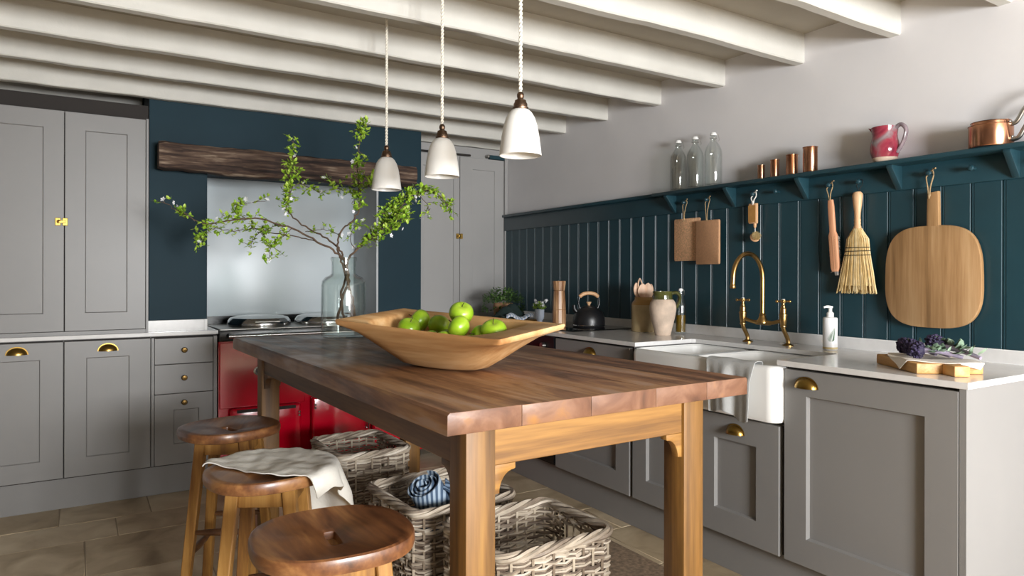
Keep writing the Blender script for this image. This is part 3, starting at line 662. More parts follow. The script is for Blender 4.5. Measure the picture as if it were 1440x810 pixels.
obj('apron', B().box(-LX + 0.04, LX - 0.0405, TL - 0.108, TL - 0.083, AZ0, TZ - TT, 0.002, 1), 'tapron', t)
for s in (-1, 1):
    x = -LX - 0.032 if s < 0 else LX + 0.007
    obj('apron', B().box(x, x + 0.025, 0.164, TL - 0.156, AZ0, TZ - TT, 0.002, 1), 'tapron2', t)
def corbel():
    p = [(0, 0.0), (0, 0.0)]
    pts = [(0, 0), (0.062, 0), (0.062, -0.014)]
    for k in range(0, 9):
        a = PI / 2 * k / 8
        pts.append((0.062 - 0.042 * math.sin(a) - 0.004, -0.016 - 0.052 * (1 - math.cos(a))))
    pts += [(0, -0.070)]
    return pts
cp = corbel()
for (x, y), sx, sy in zip(LEGS, (1, -1, 1, -1), (1, 1, -1, -1)):
    xx = x + LW if sx > 0 else x
    yy0 = 0.091 if sy > 0 else TL - 0.108
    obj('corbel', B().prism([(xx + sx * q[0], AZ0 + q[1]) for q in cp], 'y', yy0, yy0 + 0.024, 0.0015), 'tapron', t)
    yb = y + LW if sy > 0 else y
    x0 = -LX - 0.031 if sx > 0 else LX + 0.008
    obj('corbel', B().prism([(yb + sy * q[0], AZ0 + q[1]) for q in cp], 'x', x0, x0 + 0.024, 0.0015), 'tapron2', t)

# ------------------------------------------------------------------ dough bowl on the table
BA = math.atan2(0.329, 0.944)     # long axis turned from +y towards -x
t = thing('dough_bowl', 'large carved wooden dough bowl full of green apples on the table', 'bowl', (0.99, 1.995, 0.921), BA)
NB = 72
def sup(a, e):
    c, s = math.cos(a), math.sin(a)
    return math.copysign(abs(c) ** e, c), math.copysign(abs(s) ** e, s)
def bl(hx, hy, z, e, warp=1.0, tw=1.0):
    out = []
    for k in range(NB):
        c, s = sup(2 * PI * (k + 0.5) / NB, e)
        x = hx * c; yy = hy * s
        zz = z + warp * (0.013 * x / 0.15 + 0.012 * yy / 0.35)
        if warp: zz += warp * (-0.010 * (1 - (abs(s)) ** 2))
        out.append((x, yy, zz))
    return out
HX, HY, HZ = 0.158, 0.362, 0.146
L = [bl(0.02, 0.05, 0.0, 1.0, 0), bl(0.05, 0.13, 0.0015, 0.9, 0), bl(0.075, 0.165, 0.010, 0.75, 0), bl(0.100, 0.215, 0.042, 0.6, 0.2), bl(0.124, 0.262, 0.078, 0.42, 0.6), bl(0.143, 0.305, 0.108, 0.3, 0.9), bl(0.152, 0.345, 0.125, 0.12, 1), bl(HX - 0.001, HY - 0.004, HZ - 0.016, 0.05, 1), bl(HX, HY, HZ - 0.005, 0.035, 1), bl(HX - 0.002, HY - 0.002, HZ, 0.035, 1),
     bl(0.142, 0.272, HZ - 0.002, 0.42, 1), bl(0.138, 0.262, HZ - 0.010, 0.45, 1), bl(0.118, 0.235, 0.090, 0.55, 0.7), bl(0.095, 0.20, 0.052, 0.65, 0.4), bl(0.062, 0.15, 0.026, 0.8, 0.1), bl(0.02, 0.05, 0.018, 1.0, 0)]
bb = B().loft(L)
obj('bowl_body', bb, 'bowl', t, angle=0.9)

def apple_mesh():
    b = B(); L = []
    n = 22
    prof = []
    for i in range(15):
        a = -PI / 2 + PI * i / 14
        r = 0.0385 * math.cos(a) * (1.0 + 0.05 * math.sin(a))
        z = 0.034 * math.sin(a)
        if i > 10: z -= 0.010 * ((i - 10) / 4) ** 2
        if i < 3: z += 0.006 * ((3 - i) / 3) ** 2
        prof.append((r, z))
    loops = [[(max(r, 0.0002) * math.cos(2 * PI * k / n) * (1 + 0.03 * math.cos(5 * 2 * PI * k / n) * (1 if z < 0 else 0.3)), max(r, 0.0002) * math.sin(2 * PI * k / n), z) for k in range(n)] for r, z in prof]
    b.loft(loops); return b
AP = [(0.006, 0.172, 0.116, 'farthest left in the bowl, calyx facing up', 0.5), (0.066, 0.185, 0.136, 'second from the left, calyx facing out', -0.9), (0.063, 0.087, 0.124, 'in the middle of the heap left of the biggest one', 0.9), (-0.027, -0.088, 0.134, 'biggest looking and brightest, at the front of the heap', 1.0), (0.04, -0.035, 0.172, 'on top of the heap, palest of all', 0.4), (0.012, -0.196, 0.124, 'alone at the near right end of the bowl', 0.3),
      (0.010, -0.145, 0.104, 'squeezed in right of the biggest one', -1.2), (-0.026, 0.045, 0.084, 'yellowish and half hidden below the rim', 0.3), (-0.046, -0.040, 0.084, 'low at the rim under the biggest one', 0.6), (0.062, -0.115, 0.092, 'small glimpse between the heap and the lone right one', 0.8), (0.045, 0.020, 0.086, 'lowest glimpse in the gap right of the second from the left', 0.2)]
RB = Matrix.Rotation(BA, 3, 'Z')
ab = None
for i, (x, y, z, lb, tilt) in enumerate(AP):
    p = RB @ Vector((x, y, 0)); loc = (0.99 + p.x, 1.995 + p.y, 0.921 + z)
    if ab is None:
        ab = thing('apple', '', 'apple', loc)
        obj('flesh', apple_mesh(), 'apple', ab)
        obj('stem', B().tube([(0, 0, 0.022), (0.002, 0, 0.033), (0.005, 0.001, 0.041)], [0.0014, 0.0013, 0.0017], 6), 'stalk', ab)
        a = ab
    else: a = copytree(ab, loc)
    a['label'] = 'green apple ' + lb; a['group'] = 'apples in the dough bowl'
    a.rotation_euler = (tilt, 0.5 * math.sin(i * 2.1), i * 1.3)
    s = 1.0 + 0.06 * math.sin(i * 1.7); a.scale = (s, s, s)

# ------------------------------------------------------------------ glass vase and blossom branches
VX, VY, VZ = 1.068, 3.228, 0.921
t = thing('glass_vase', 'large clear glass jar vase holding blossom branches at the far end of the table', 'vase', (VX, VY, VZ))
prof = [(0, 0.0), (0.095, 0.0), (0.103, 0.006), (0.105, 0.02), (0.105, 0.245), (0.101, 0.265), (0.085, 0.283), (0.066, 0.292), (0.058, 0.300), (0.0565, 0.315), (0.0565, 0.358), (0.061, 0.364), (0.062, 0.374), (0.058, 0.379), (0.0535, 0.376),
        (0.0525, 0.355), (0.0525, 0.302), (0.060, 0.289), (0.081, 0.279), (0.097, 0.262), (0.101, 0.243), (0.101, 0.024), (0.095, 0.014), (0, 0.012)]
obj('glass_body', B().lathe(prof, 48), 'glassgreen', t)
def leaf_faces(b, p, d, up, s):
    d = d.normalized(); sd = d.cross(up)
    if sd.length < 1e-3: sd = d.orthogonal()
    sd.normalize(); nn = sd.cross(d)
    pts = [p, p + d * s * 0.35 + sd * s * 0.30, p + d * s * 0.72 + sd * s * 0.24, p + d * s, p + d * s * 0.72 - sd * s * 0.24, p + d * s * 0.35 - sd * s * 0.30]
    m1 = p + d * s * 0.45 - nn * s * 0.10
    vs = [b.verts.new(q) for q in pts]; c = b.verts.new(m1)
    for i in range(6): b.faces.new((vs[i], vs[(i + 1) % 6], c))
def flower_faces(b, p, s, rn):
    n = Vector((rn.uniform(-1, 1), rn.uniform(-1, 0.2), rn.uniform(-0.5, 1))).normalized(); u = n.orthogonal().normalized(); v = n.cross(u)
    for k in range(5):
        a = 2 * PI * k / 5; dr = u * math.cos(a) + v * math.sin(a); sd = n.cross(dr)
        q = [p, p + dr * s * 0.6 + sd * s * 0.36 + n * s * 0.2, p + dr * s + n * s * 0.25, p + dr * s * 0.6 - sd * s * 0.36 + n * s * 0.2]
        b.faces.new([b.verts.new(x) for x in q])
CR = Vector((0.8486, -0.529, 0)); CF = Vector((0.529, 0.8486, 0))
def VP(u, v, f=0.0):       # branch points measured as width / height / depth around the vase
    dep = VX * 0.529 + VY * 0.8486 + f
    p = CF * dep + CR * ((u - 720) / 975.7 * dep); p.z = 1.2135 - (v - 387.6) / 975.7 * dep
    return p - Vector((VX, VY, VZ))
def branch(label, stems, leafy, flowers, seed):
    rn = random.Random(seed)
    t = thing('blossom_branch', label, 'branch', (VX, VY, VZ), 0, 'blossom branches in the vase')
    sb = B(); lb = bmesh.new(); fb = bmesh.new()
    for pts, r0, r1, dens, dens0 in stems:
        P = bez([VP(*q) for q in pts], 6); m = len(P)
        P = [p + Vector((rn.uniform(-1, 1), rn.uniform(-1, 1), rn.uniform(-1, 1))) * 0.004 * (0 < i < m - 1) for i, p in enumerate(P)]
        sb.tube(P, [r0 + (r1 - r0) * i / (m - 1) for i in range(m)], 7)
        tot = sum((P[i + 1] - P[i]).length for i in range(m - 1))
        nl = int(tot * dens)
        for k in range(nl):
            f = dens0 + (1 - dens0) * rn.random(); i = min(int(f * (m - 1)), m - 2); q = P[i].lerp(P[i + 1], rn.random())
            ax = (P[i + 1] - P[i]).normalized()
            side = Vector((rn.uniform(-1, 1), rn.uniform(-1, 1), rn.uniform(-0.6, 1))).normalized()
            tip = q + side * rn.uniform(0.006, 0.03)
            for _ in range(rn.randint(2, 4)):
                d = (ax * rn.uniform(0, 0.8) + Vector((rn.uniform(-1, 1), rn.uniform(-1, 1), rn.uniform(-0.8, 1)))).normalized()
                leaf_faces(lb, tip, d, Vector((rn.uniform(-0.5, 0.5), rn.uniform(-0.5, 0.5), 1)), rn.uniform(0.016, 0.028) * leafy)
        for k in range(int(tot * dens * 0.34)):      # short side twigs
            f = dens0 + (1 - dens0) * rn.random(); i = min(int(f * (m - 1)), m - 2); q = P[i].lerp(P[i + 1], rn.random())
            d = Vector((rn.uniform(-1, 1), rn.uniform(-1, 1), rn.uniform(-0.7, 0.9))).normalized(); ln = rn.uniform(0.03, 0.075)
            tw_ = [q, q + d * ln * 0.5 + Vector((0, 0, 0.004)), q + d * ln]; sb.tube(tw_, [0.0012, 0.001, 0.0007], 5)
            for _ in range(7):
                g = rn.uniform(0.25, 1.05); leaf_faces(lb, q + d * ln * g, d * 0.6 + Vector((rn.uniform(-1, 1), rn.uniform(-1, 1), rn.uniform(-0.8, 1))), Vector((rn.uniform(-0.5, 0.5), rn.uniform(-0.5, 0.5), 1)), rn.uniform(0.015, 0.026) * leafy)
        for k in range(int(tot * flowers * (1 if dens else 0))):
            f = max(0.35, dens0) + (1 - max(0.35, dens0)) * rn.random(); i = min(int(f * (m - 1)), m - 2)
            flower_faces(fb, P[i] + Vector((rn.uniform(-1, 1), rn.uniform(-1, 1), rn.uniform(-1, 1))) * 0.03, rn.uniform(0.009, 0.014), rn)
        if dens: flower_faces(fb, P[-1] + Vector((0, 0, 0.005)), 0.014, rn)
    obj('stem', sb, 'twig', t)
    obj('leaves', lb, 'leaf', t, smooth=False, kind='stuff')
    obj('blossoms', fb, 'petal', t, smooth=False, kind='stuff')
    return t
branch('blossom branch arching far out to the left of the vase with drooping leafy sprigs',
       [([(474, 455, 0), (482, 420, 0.02), (490, 395, 0), (486, 372, 0), (476, 358, 0), (445, 340, -0.03), (405, 320, -0.06), (360, 308, -0.08), (320, 312, -0.1), (285, 315, -0.1), (262, 303, -0.12), (245, 295, -0.12), (229, 283, -0.12)], 0.007, 0.0015, 26, 0.55),
        ([(446, 341, -0.03), (420, 334, 0.0), (392, 330, 0.02), (360, 322, 0.04), (330, 326, 0.05), (300, 322, 0.06), (285, 333, 0.06), (275, 340, 0.06)], 0.003, 0.001, 55, 0.3),
        ([(410, 322, -0.05), (395, 335, -0.1), (380, 348, -0.12), (378, 368, -0.13)], 0.002, 0.001, 110, 0.1),
        ([(400, 318, -0.06), (380, 320, 0.0), (360, 332, 0.02), (352, 350, 0.02)], 0.002, 0.001, 90, 0.1),
        ([(345, 309, -0.08), (330, 296, -0.06), (345, 286, -0.05), (375, 283, -0.05)], 0.002, 0.001, 90, 0.1)], 1.0, 9, 3)
branch('blossom branch left of the vase with an upright leafy tip crossing the lintel',
       [([(484, 452, 0.03), (480, 415, 0.01), (486, 385, 0.01), (484, 364, 0.01), (472, 346, 0.02), (445, 328, 0.05), (425, 316, 0.06), (408, 302, 0.06), (403, 290, 0.05), (406, 275, 0.04), (408, 255, 0.03), (410, 230, 0.03), (413, 198, 0.03)], 0.006, 0.0015, 62, 0.6),
        ([(404, 288, 0.05), (412, 262, 0.1), (430, 262, 0.12), (452, 272, 0.12)], 0.0025, 0.001, 75, 0.1),
        ([(440, 326, 0.05), (430, 326, 0.05), (455, 323, 0.02), (480, 332, 0.0)], 0.002, 0.001, 25, 0.4)], 1.0, 8, 5)
branch('blossom branch standing tall in the middle of the vase with a slender leafy tip',
       [([(494, 450, 0.0), (492, 410, 0.02), (484, 384, 0.0), (478, 362, 0.0), (474, 345, 0.0), (480, 325, -0.02), (498, 308, -0.03), (506, 285, -0.03), (505, 262, -0.03), (502, 240, -0.03), (503, 215, -0.03), (508, 190, -0.03), (511, 172, -0.03)], 0.006, 0.0014, 60, 0.55),
        ([(506, 268, -0.03), (490, 272, 0.03), (470, 262, 0.05), (455, 252, 0.05)], 0.0025, 0.001, 75, 0.15),
        ([(505, 272, -0.03), (515, 262, -0.06), (524, 255, -0.08)], 0.002, 0.001, 120, 0.1)], 1.0, 9, 8)
branch('blossom branch spreading to the right of the vase in a dense bright green spray',
       [([(500, 448, -0.03), (494, 415, -0.03), (488, 385, -0.02), (490, 365, -0.01), (505, 348, 0.0), (525, 330, 0.02), (545, 312, 0.03), (562, 295, 0.04), (578, 275, 0.05), (600, 268, 0.06), (620, 278, 0.06), (634, 296, 0.06)], 0.007, 0.0014, 120, 0.36),
        ([(515, 338, 0.0), (535, 330, -0.06), (556, 318, -0.08), (572, 300, -0.08)], 0.003, 0.001, 190, 0.12),
        ([(540, 316, 0.03), (548, 296, 0.06), (566, 280, 0.08), (580, 262, 0.08)], 0.003, 0.001, 190, 0.1),
        ([(585, 272, 0.05), (600, 288, 0.05), (602, 305, 0.05)], 0.002, 0.001, 60, 0.1),
        ([(500, 352, 0.0), (492, 335, 0.05), (500, 318, 0.06), (510, 312, 0.06)], 0.002, 0.001, 40, 0.3),
        ([(555, 302, 0.04), (540, 300, 0.0), (525, 306, -0.02)], 0.002, 0.001, 130, 0.1)], 1.0, 17, 12)

# ------------------------------------------------------------------ pendant lamps
GP = 'pendant lamps over the table'
def pendant(loc, label):
    t = thing('pendant_lamp', label, 'lamp', loc, 0, GP)
    sh_ = [(0.0615, 0.0), (0.0625, 0.002), (0.0605, 0.020), (0.056, 0.055), (0.050, 0.088), (0.043, 0.111), (0.034, 0.126), (0.026, 0.134), (0.020, 0.137), (0.018, 0.135), (0.025, 0.131), (0.032, 0.123), (0.041, 0.108), (0.048, 0.086), (0.054, 0.053), (0.0585, 0.020), (0.0597, 0.001)]
    obj('lamp_shade', B().lathe(sh_, 48, ring=True), 'shade', t)
    cp_ = [(0.0, 0.128), (0.0185, 0.128), (0.0225, 0.1345), (0.0235, 0.142), (0.0205, 0.144), (0.0205, 0.152), (0.0175, 0.157), (0.0165, 0.163), (0.010, 0.166), (0.0085, 0.169), (0.0105, 0.174), (0.0105, 0.181), (0.007, 0.187), (0.003, 0.189)]
    obj('lamp_cap', B().lathe(cp_, 28), 'bronze', t)
    obj('bulb', B().lathe([(0, 0.045), (0.012, 0.048), (0.019, 0.06), (0.018, 0.075), (0.011, 0.1), (0.010, 0.128), (0, 0.129)], 18), 'bulb', t)
    top = 2.344 - loc[2]; z0 = 0.187; b = B(); n = int((top - z0) / 0.0045)
    for s in (0, PI):
        b.tube([(0.0031 * math.cos(s + i * 0.0045 / 0.026 * 2 * PI), 0.0031 * math.sin(s + i * 0.0045 / 0.026 * 2 * PI), z0 + (top - z0) * i / n) for i in range(n + 1)], 0.0032, 6)
    obj('cord', b, 'cream', t)
    obj('ceiling_rose', B().lathe([(0.0, top - 0.025), (0.02, top - 0.024), (0.045, top - 0.01), (0.05, top)], 24), 'bronze', t)
    return t
pendant((1.10, 1.72, 1.566), 'white bell pendant lamp on twisted cord, nearest and largest of the three')
pendant((1.10, 2.24, 1.567), 'white bell pendant lamp on twisted cord, middle of the three')
pendant((1.10, 2.77, 1.575), 'white bell pendant lamp on twisted cord, farthest one in front of the lintel')

# ------------------------------------------------------------------ stools
def stool(loc, rz, label, seatrot=0.0):
    t = thing('wooden_stool', label, 'stool', loc, rz, 'wooden stools along the table')
    H = 0.655; R0 = 0.171
    n = 64; L = []
    def rad(a): return ((abs(math.cos(a - seatrot)) / (R0 * 0.955)) ** 2.45 + (abs(math.sin(a - seatrot)) / (R0 * 1.015)) ** 2.45) ** (-1 / 2.45)
    def loop(k, z, dish=0.0):
        out = []
        for i in range(n):
            a = 2 * PI * i / n; r = rad(a) * k
            zz = z - dish * (1 - k * k) * (0.6 + 0.4 * math.cos(2 * (a - seatrot)))
            out.append((r * math.cos(a), r * math.sin(a), zz))
        return out
    # top with grip slot: rings from outer edge in to a slot-shaped hole, then down through and out underneath
    def slot(z, g=0.0):
        out = []
        for i in range(n):
            a = 2 * PI * i / n; ph = a - seatrot
            r = ((abs(math.cos(ph)) / (0.041 + g)) ** 7 + (abs(math.sin(ph)) / (0.0135 + g)) ** 7) ** (-1 / 7)
            out.append((r * math.cos(a), r * math.sin(a), z))
        return out
    L = [loop(0.94, H - 0.036), loop(0.985, H - 0.033), loop(1.0, H - 0.024), loop(1.0, H - 0.010), loop(0.985, H - 0.003), loop(0.955, H), loop(0.86, H, 0.014), loop(0.65, H, 0.016), loop(0.36, H, 0.017), slot(H - 0.0165, 0.004), slot(H - 0.0185, 0.0005), slot(H - 0.022), slot(H - 0.036), loop(0.5, H - 0.036)]
    obj('seat', B().loft(L, ring=True), 'seat', t)
    top, bot = 0.107, 0.178
    cs = []
    for k in range(4):
        a = PI / 4 + k * PI / 2; d = Vector((math.cos(a), math.sin(a), 0))
        lo = d * bot; hi = d * top; hi.z = H - 0.036
        M = []
        for q, w in ((lo, 0.0155), (hi, 0.0185)):
            M.append([(q.x + sx * w, q.y + sy * w, q.z) for sx, sy in ((-1, -1), (1, -1), (1, 1), (-1, 1))])
        b = B().loft(M); bmesh.ops.bevel(b.bm, geom=b.bm.edges[:], offset=0.003, segments=1, affect='EDGES')
        obj('leg', b, 'sleg', t); cs.append((lo, hi))
    for k in range(4):
        (l0, h0), (l1, h1) = cs[k], cs[(k + 1) % 4]
        f = (H - 0.07) / (H - 0.036); a0 = l0.lerp(h0, f); a1 = l1.lerp(h1, f); d = (a1 - a0); ln = d.length; mid = (a0 + a1) / 2
        ang = math.atan2(d.y, d.x)
        obj('apron', B().box(-ln / 2 + 0.017, ln / 2 - 0.017, -0.009, 0.009, -0.022, 0.033, 0.002, 1, M=Matrix.Translation(mid) @ Matrix.Rotation(ang, 4, 'Z')), 'sleg', t)
        f = (0.21 if k % 2 else 0.29) / (H - 0.036); a0 = l0.lerp(h0, f); a1 = l1.lerp(h1, f)
        obj('rung', B().tube([a0.lerp(a1, q) for q in (0.07, 0.12, 0.3, 0.5, 0.7, 0.88, 0.93)], [0.007, 0.009, 0.012, 0.0135, 0.012, 0.009, 0.007], 10), 'rung', t)
    return t
stool((0.473, 1.500, 0.0), math.radians(4), 'wooden stool nearest the viewer with a bare golden brown seat and grip slot', math.radians(82))
stool((0.470, 2.095, 0.0), math.radians(-27), 'wooden stool in the middle of the row with a white cloth draped over it', math.radians(125))
stool((0.478, 2.760, 0.0), math.radians(-27), 'wooden stool farthest along the table with a dark seat beside the far leg', math.radians(134))
# cloth on the middle stool
SX, SY = 0.470, 2.095
vf = Vector((SX, SY, 0)).normalized(); vr = Vector((vf.y, -vf.x, 0))
e1 = (vr * 0.78 - vf * 0.63).normalized(); e2 = Vector((-e1.y, e1.x, 0))
def drape(u, v):
    a = -0.185 + 0.43 * u; b = -0.070 + 0.60 * v + 0.012 * math.sin(u * 9)
    q = e1 * a + e2 * b; r = q.length; th = math.atan2(q.y, q.x)
    R0 = 0.180; z = 0.6625 + 0.010 * abs(noise.noise((q.x * 11 + 3, q.y * 7, 0))) + 0.003 * noise.noise((q.x * 30, q.y * 30, 5))
    if r <= R0: return (q.x, q.y, z - 0.006 * (1 - (r / R0) ** 2))
    ov = r - R0
    c = 0.018
    if ov < c * PI / 2: rr = R0 + c * math.sin(ov / c); dz = c * (1 - math.cos(ov / c))
    else: rr = R0 + c + 0.16 * (ov - c * PI / 2); dz = c + 0.97 * (ov - c * PI / 2)
    fold = (0.020 * math.sin(6.5 * th + 0.6) + 0.012 * math.sin(11 * th + 2)) * min(1, ov / 0.14)
    rr += fold + 0.012 * min(1, ov / 0.1)
    return (rr * math.cos(th), rr * math.sin(th), z - dz + 0.004 * noise.noise((q.x * 20, q.y * 20, 4)))
o = obj('cloth', B().grid(drape, 44, 56, 0.003), 'linen', loc=(SX, SY, 0.0)); tag(o, 'crumpled off-white linen cloth draped over the middle stool', 'cloth')

# ------------------------------------------------------------------ baskets
def basket(loc, rz, label, w=0.42, d=0.40, h=0.36, seed=1, handle='x'):
    rn = random.Random(seed)
    t = thing('wicker_basket', label, 'basket', loc, rz, 'wicker baskets under the table')
    per = []
    R0 = 0.05
    base = rrect(w, d, R0, 8)
    base = base + [base[0]]
    seg = [0]
    for i in range(len(base) - 1): seg.append(seg[-1] + math.dist(base[i], base[i + 1]))
    tot = seg[-1]
    def at(s, off=0.0):
        s = s % tot
        i = max(k for k in range(len(seg)) if seg[k] <= s + 1e-9); i = min(i, len(base) - 2)
        f = (s - seg[i]) / max(1e-9, seg[i + 1] - seg[i])
        x = base[i][0] + (base[i + 1][0] - base[i][0]) * f; y = base[i][1] + (base[i + 1][1] - base[i][1]) * f
        tx, ty = base[i + 1][0] - base[i][0], base[i + 1][1] - base[i][1]; l = math.hypot(tx, ty)
        return Vector((x + ty / l * off, y - tx / l * off, 0))
    NS = 2 * int(round(tot / 0.042 / 2)) + 1
    rowh = 0.0135; rows_ = int((h - 0.03) / rowh)
    hz0, hz1 = h - 0.150, h - 0.062
    def ishole(p, z):
        if not hz0 < z < hz1: return False
        return (abs(p.y) < 0.072 and abs(p.x) > w / 2 - 0.03) if handle == 'x' else (abs(p.x) < 0.062 and abs(p.y) > d / 2 - 0.03)
    wv = B(); loops = []
    b = bmesh.new()
    def polytube(P, r):
        n = 5; prev = None; m = len(P)
        for i, p in enumerate(P):
            tn = (P[min(i + 1, m - 1)] - P[max(i - 1, 0)]).normalized(); u = Vector((0, 0, 1)); v = tn.cross(u).normalized()
            ring = [b.verts.new(p + u * math.cos(2 * PI * k / n) * r * 1.12 + v * math.sin(2 * PI * k / n) * r * 0.8) for k in range(n)]
            if prev:
                for k in range(n): b.faces.new((prev[k], prev[(k + 1) % n], ring[(k + 1) % n], ring[k]))
            prev = ring
    for i in range(rows_):
        z = 0.02 + i * rowh; run = []
        cut = rn.randrange(NS * 2)
        for k0 in range(NS * 2 + 1):
            k = k0 + cut
            off = 0.0075 * (1 if (k // 2 + i) % 2 else -1) if k % 2 == 0 else 0.0
            p = at(k / (NS * 2) * tot, off + rn.uniform(-0.0012, 0.0012)); q = Vector((p.x, p.y, z + rn.uniform(-0.0009, 0.0009)))
            brk = rn.random() < 0.02
            if ishole(p, z) or brk:
                if len(run) > 1: polytube(run, rn.uniform(0.0048, 0.0062))
                run = [] if not brk else [q]
            else: run.append(q)
        if len(run) > 1: polytube(run, 0.0055)
    bmesh.ops.recalc_face_normals(b, faces=b.faces[:])
    obj('weave', b, 'willow', t, kind='stuff')
    st = B()
    for k in range(NS):
        p = at(k / NS * tot); st.tube([(p.x, p.y, 0.005), (p.x, p.y, h - 0.012)], 0.0048, 5)
    obj('stakes', st, 'stake', t, kind='stuff')
    rb = B(); n = 220; nst = 4
    for s in range(nst):
        P = []
        for i in range(n):
            ph = 2 * PI * s / nst + i / n * 2 * PI * 6
            p = at(i / n * tot, 0.0105 * math.cos(ph)); P.append((p.x, p.y, h - 0.012 + 0.0105 * math.sin(ph)))
        rb.tube(P, 0.0085, 6, closed=True)
    obj('rim', rb, 'willow', t)
    obj('base_panel', B().prism(rrect(w - 0.02, d - 0.02, R0, 5), 'z', 0.002, 0.016), 'stake', t)
    return t
basket((1.305, 1.995, 0.0), math.radians(2), 'grey wicker basket nearest under the table, empty with a side handle hole', 0.45, 0.385, 0.362, 1)
basket((1.235, 2.525, 0.0), math.radians(3), 'grey wicker basket in the middle under the table holding a blue striped cloth', 0.44, 0.44, 0.362, 2)
basket((1.215, 3.42, 0.0), math.radians(1.5), 'grey wicker basket at the back under the table in front of the red cooker', 0.36, 0.45, 0.362, 3)
# rolled cloth standing in the middle basket
t = thing('rolled_cloth', 'blue and white striped cloth roll in the middle wicker basket', 'cloth', (1.165, 2.485, 0.300), math.radians(-32))
sp_ = []
for i in range(90):
    a = i / 89 * 2 * PI * 4.2; r = 0.016 + 0.058 * i / 89
    sp_.append((r * math.cos(a), r * math.sin(a)))
def rollf(u, v):
    q = sp_[min(int(u * 89 + 0.5), 89)]; return (q[0], q[1] * 0.92, (v - 0.5) * 0.12 + 0.008 * math.sin(u * 15) + 0.010 * (1 - u))
MR = Matrix.Translation((0, 0, 0.050)) @ Matrix.Rotation(-0.35, 4, 'Y') @ Matrix.Rotation(0.55, 4, 'X')
obj('roll', B().grid(rollf, 89, 8, 0.004, M=MR), stripes('blue_stripe_roll', '#4c6078', '#a9b9c8', 'X', 58), t)
obj('fold', B().grid(lambda u, v: (0.06 + 0.10 * u, -0.03 + 0.12 * v, 0.085 - 0.075 * u + 0.012 * math.sin(v * 9 + u * 5)), 12, 12, 0.006), stripes('blue_stripe_fold', '#33455a', '#7488a0', 'Y', 60), t)
tag(obj('packed_linen', B().grid(lambda u, v: (-0.17 + 0.34 * u, -0.16 + 0.32 * v, 0.02 * math.sin(u * 7) * math.sin(v * 6)), 14, 14, 0.015), 'denimdk', loc=(1.235, 2.525, 0.238)), 'dark blue cloth folded flat beneath the striped roll in the middle basket', 'cloth')
tag(obj('jute_rug', B().box(1.57, 2.06, -0.6, 2.47, 0.0005, 0.009, 0.003, 1), 'rug', label=None), 'brown woven jute runner on the stone floor right of the nearest basket', 'rug')

# ------------------------------------------------------------------ things on the shelf
ST = 1.6805
GB = 'swing-top bottles on the shelf'
def swingbottle(name, label, loc, r, h, mat='glassclear', group=None, fill=None):
    t = thing(name, label, 'bottle', loc, 0, group); k = r / 0.0445
    z = lambda f: f * h
    o_ = [(0, 0), (r * 0.95, 0), (r, 0.006), (r, z(0.60)), (r * 0.93, z(0.67)), (r * 0.7, z(0.75)), (r * 0.42, z(0.82)), (r * 0.33, z(0.86)), (r * 0.33, z(0.905)), (r * 0.37, z(0.91)), (r * 0.37, z(0.935))]
    i_ = [(r * 0.26, z(0.935)), (r * 0.25, z(0.86)), (r * 0.34, z(0.815)), (r * 0.62, z(0.745)), (r * 0.86, z(0.665)), (r - 0.004, z(0.595)), (r - 0.004, 0.012), (0, 0.009)]
    obj('glass_body', B().lathe(o_ + i_, 32), mat, t)
    obj('stopper', B().lathe([(0, z(0.93)), (r * 0.36, z(0.936)), (r * 0.4, z(0.955)), (r * 0.3, z(0.99)), (0, z(1.0))], 18), 'ceramic', t)
    wr = B(); n1 = r * 0.42
    for s in (-1, 1):
        wr.tube([(0.0, s * n1 * 0.6, z(0.985)), (n1, s * n1, z(0.95)), (n1 * 1.1, s * n1, z(0.90)), (n1 * 1.6, s * n1 * 0.8, z(0.86)), (n1 * 1.3, s * n1 * 0.6, z(0.84))], 0.0011, 6)
    wr.tube([(n1 * math.cos(a), n1 * math.sin(a), z(0.885)) for a in [2 * PI * i / 16 for i in range(16)]], 0.0012, 6, closed=True)
    obj('wire_clip', wr, 'steel', t)
    if fill:
        rr = r - 0.0046; f1 = z(fill)
        obj('oil', B().lathe([(0, 0.0125), (rr, 0.0128), (rr, f1), (0, f1)], 28), 'oil', t, label='golden oil')
    return t
for y, nm in ((2.765, 'leftmost of the three on the teal shelf'), (2.641, 'middle of the three on the teal shelf'), (2.516, 'rightmost of the three on the teal shelf')):
    swingbottle('glass_bottle', 'empty clear swing-top bottle, ' + nm, (2.803, y, ST), 0.0445, 0.283, group=GB)
for y, r, h, nm in ((2.206, 0.0165, 0.068, 'smallest'), (2.128, 0.020, 0.083, 'second smallest'), (2.035, 0.0255, 0.093, 'second largest'), (1.941, 0.031, 0.114, 'largest')):
    t = thing('copper_measure', 'copper measuring cup on the shelf, %s of the four' % nm, 'cup', (2.79, y, ST), 0.7, 'copper measuring cups on the shelf')
    obj('cup_body', B().lathe([(0, 0), (r * 0.97, 0), (r, 0.002), (r, h - 0.004), (r * 1.06, h - 0.002), (r * 1.06, h), (r * 0.95, h), (r * 0.95, 0.003), (0, 0.003)], 28), 'copper', t)
    obj('spout', B().loft([[(r * 0.98, -0.007, h - 0.012), (r * 0.98, 0.007, h - 0.012), (r * 0.98, 0.0, h - 0.016)], [(r * 1.25, -0.006, h + 0.001), (r * 1.25, 0.006, h + 0.001), (r * 1.28, 0.0, h - 0.002)]]), 'copper', t)
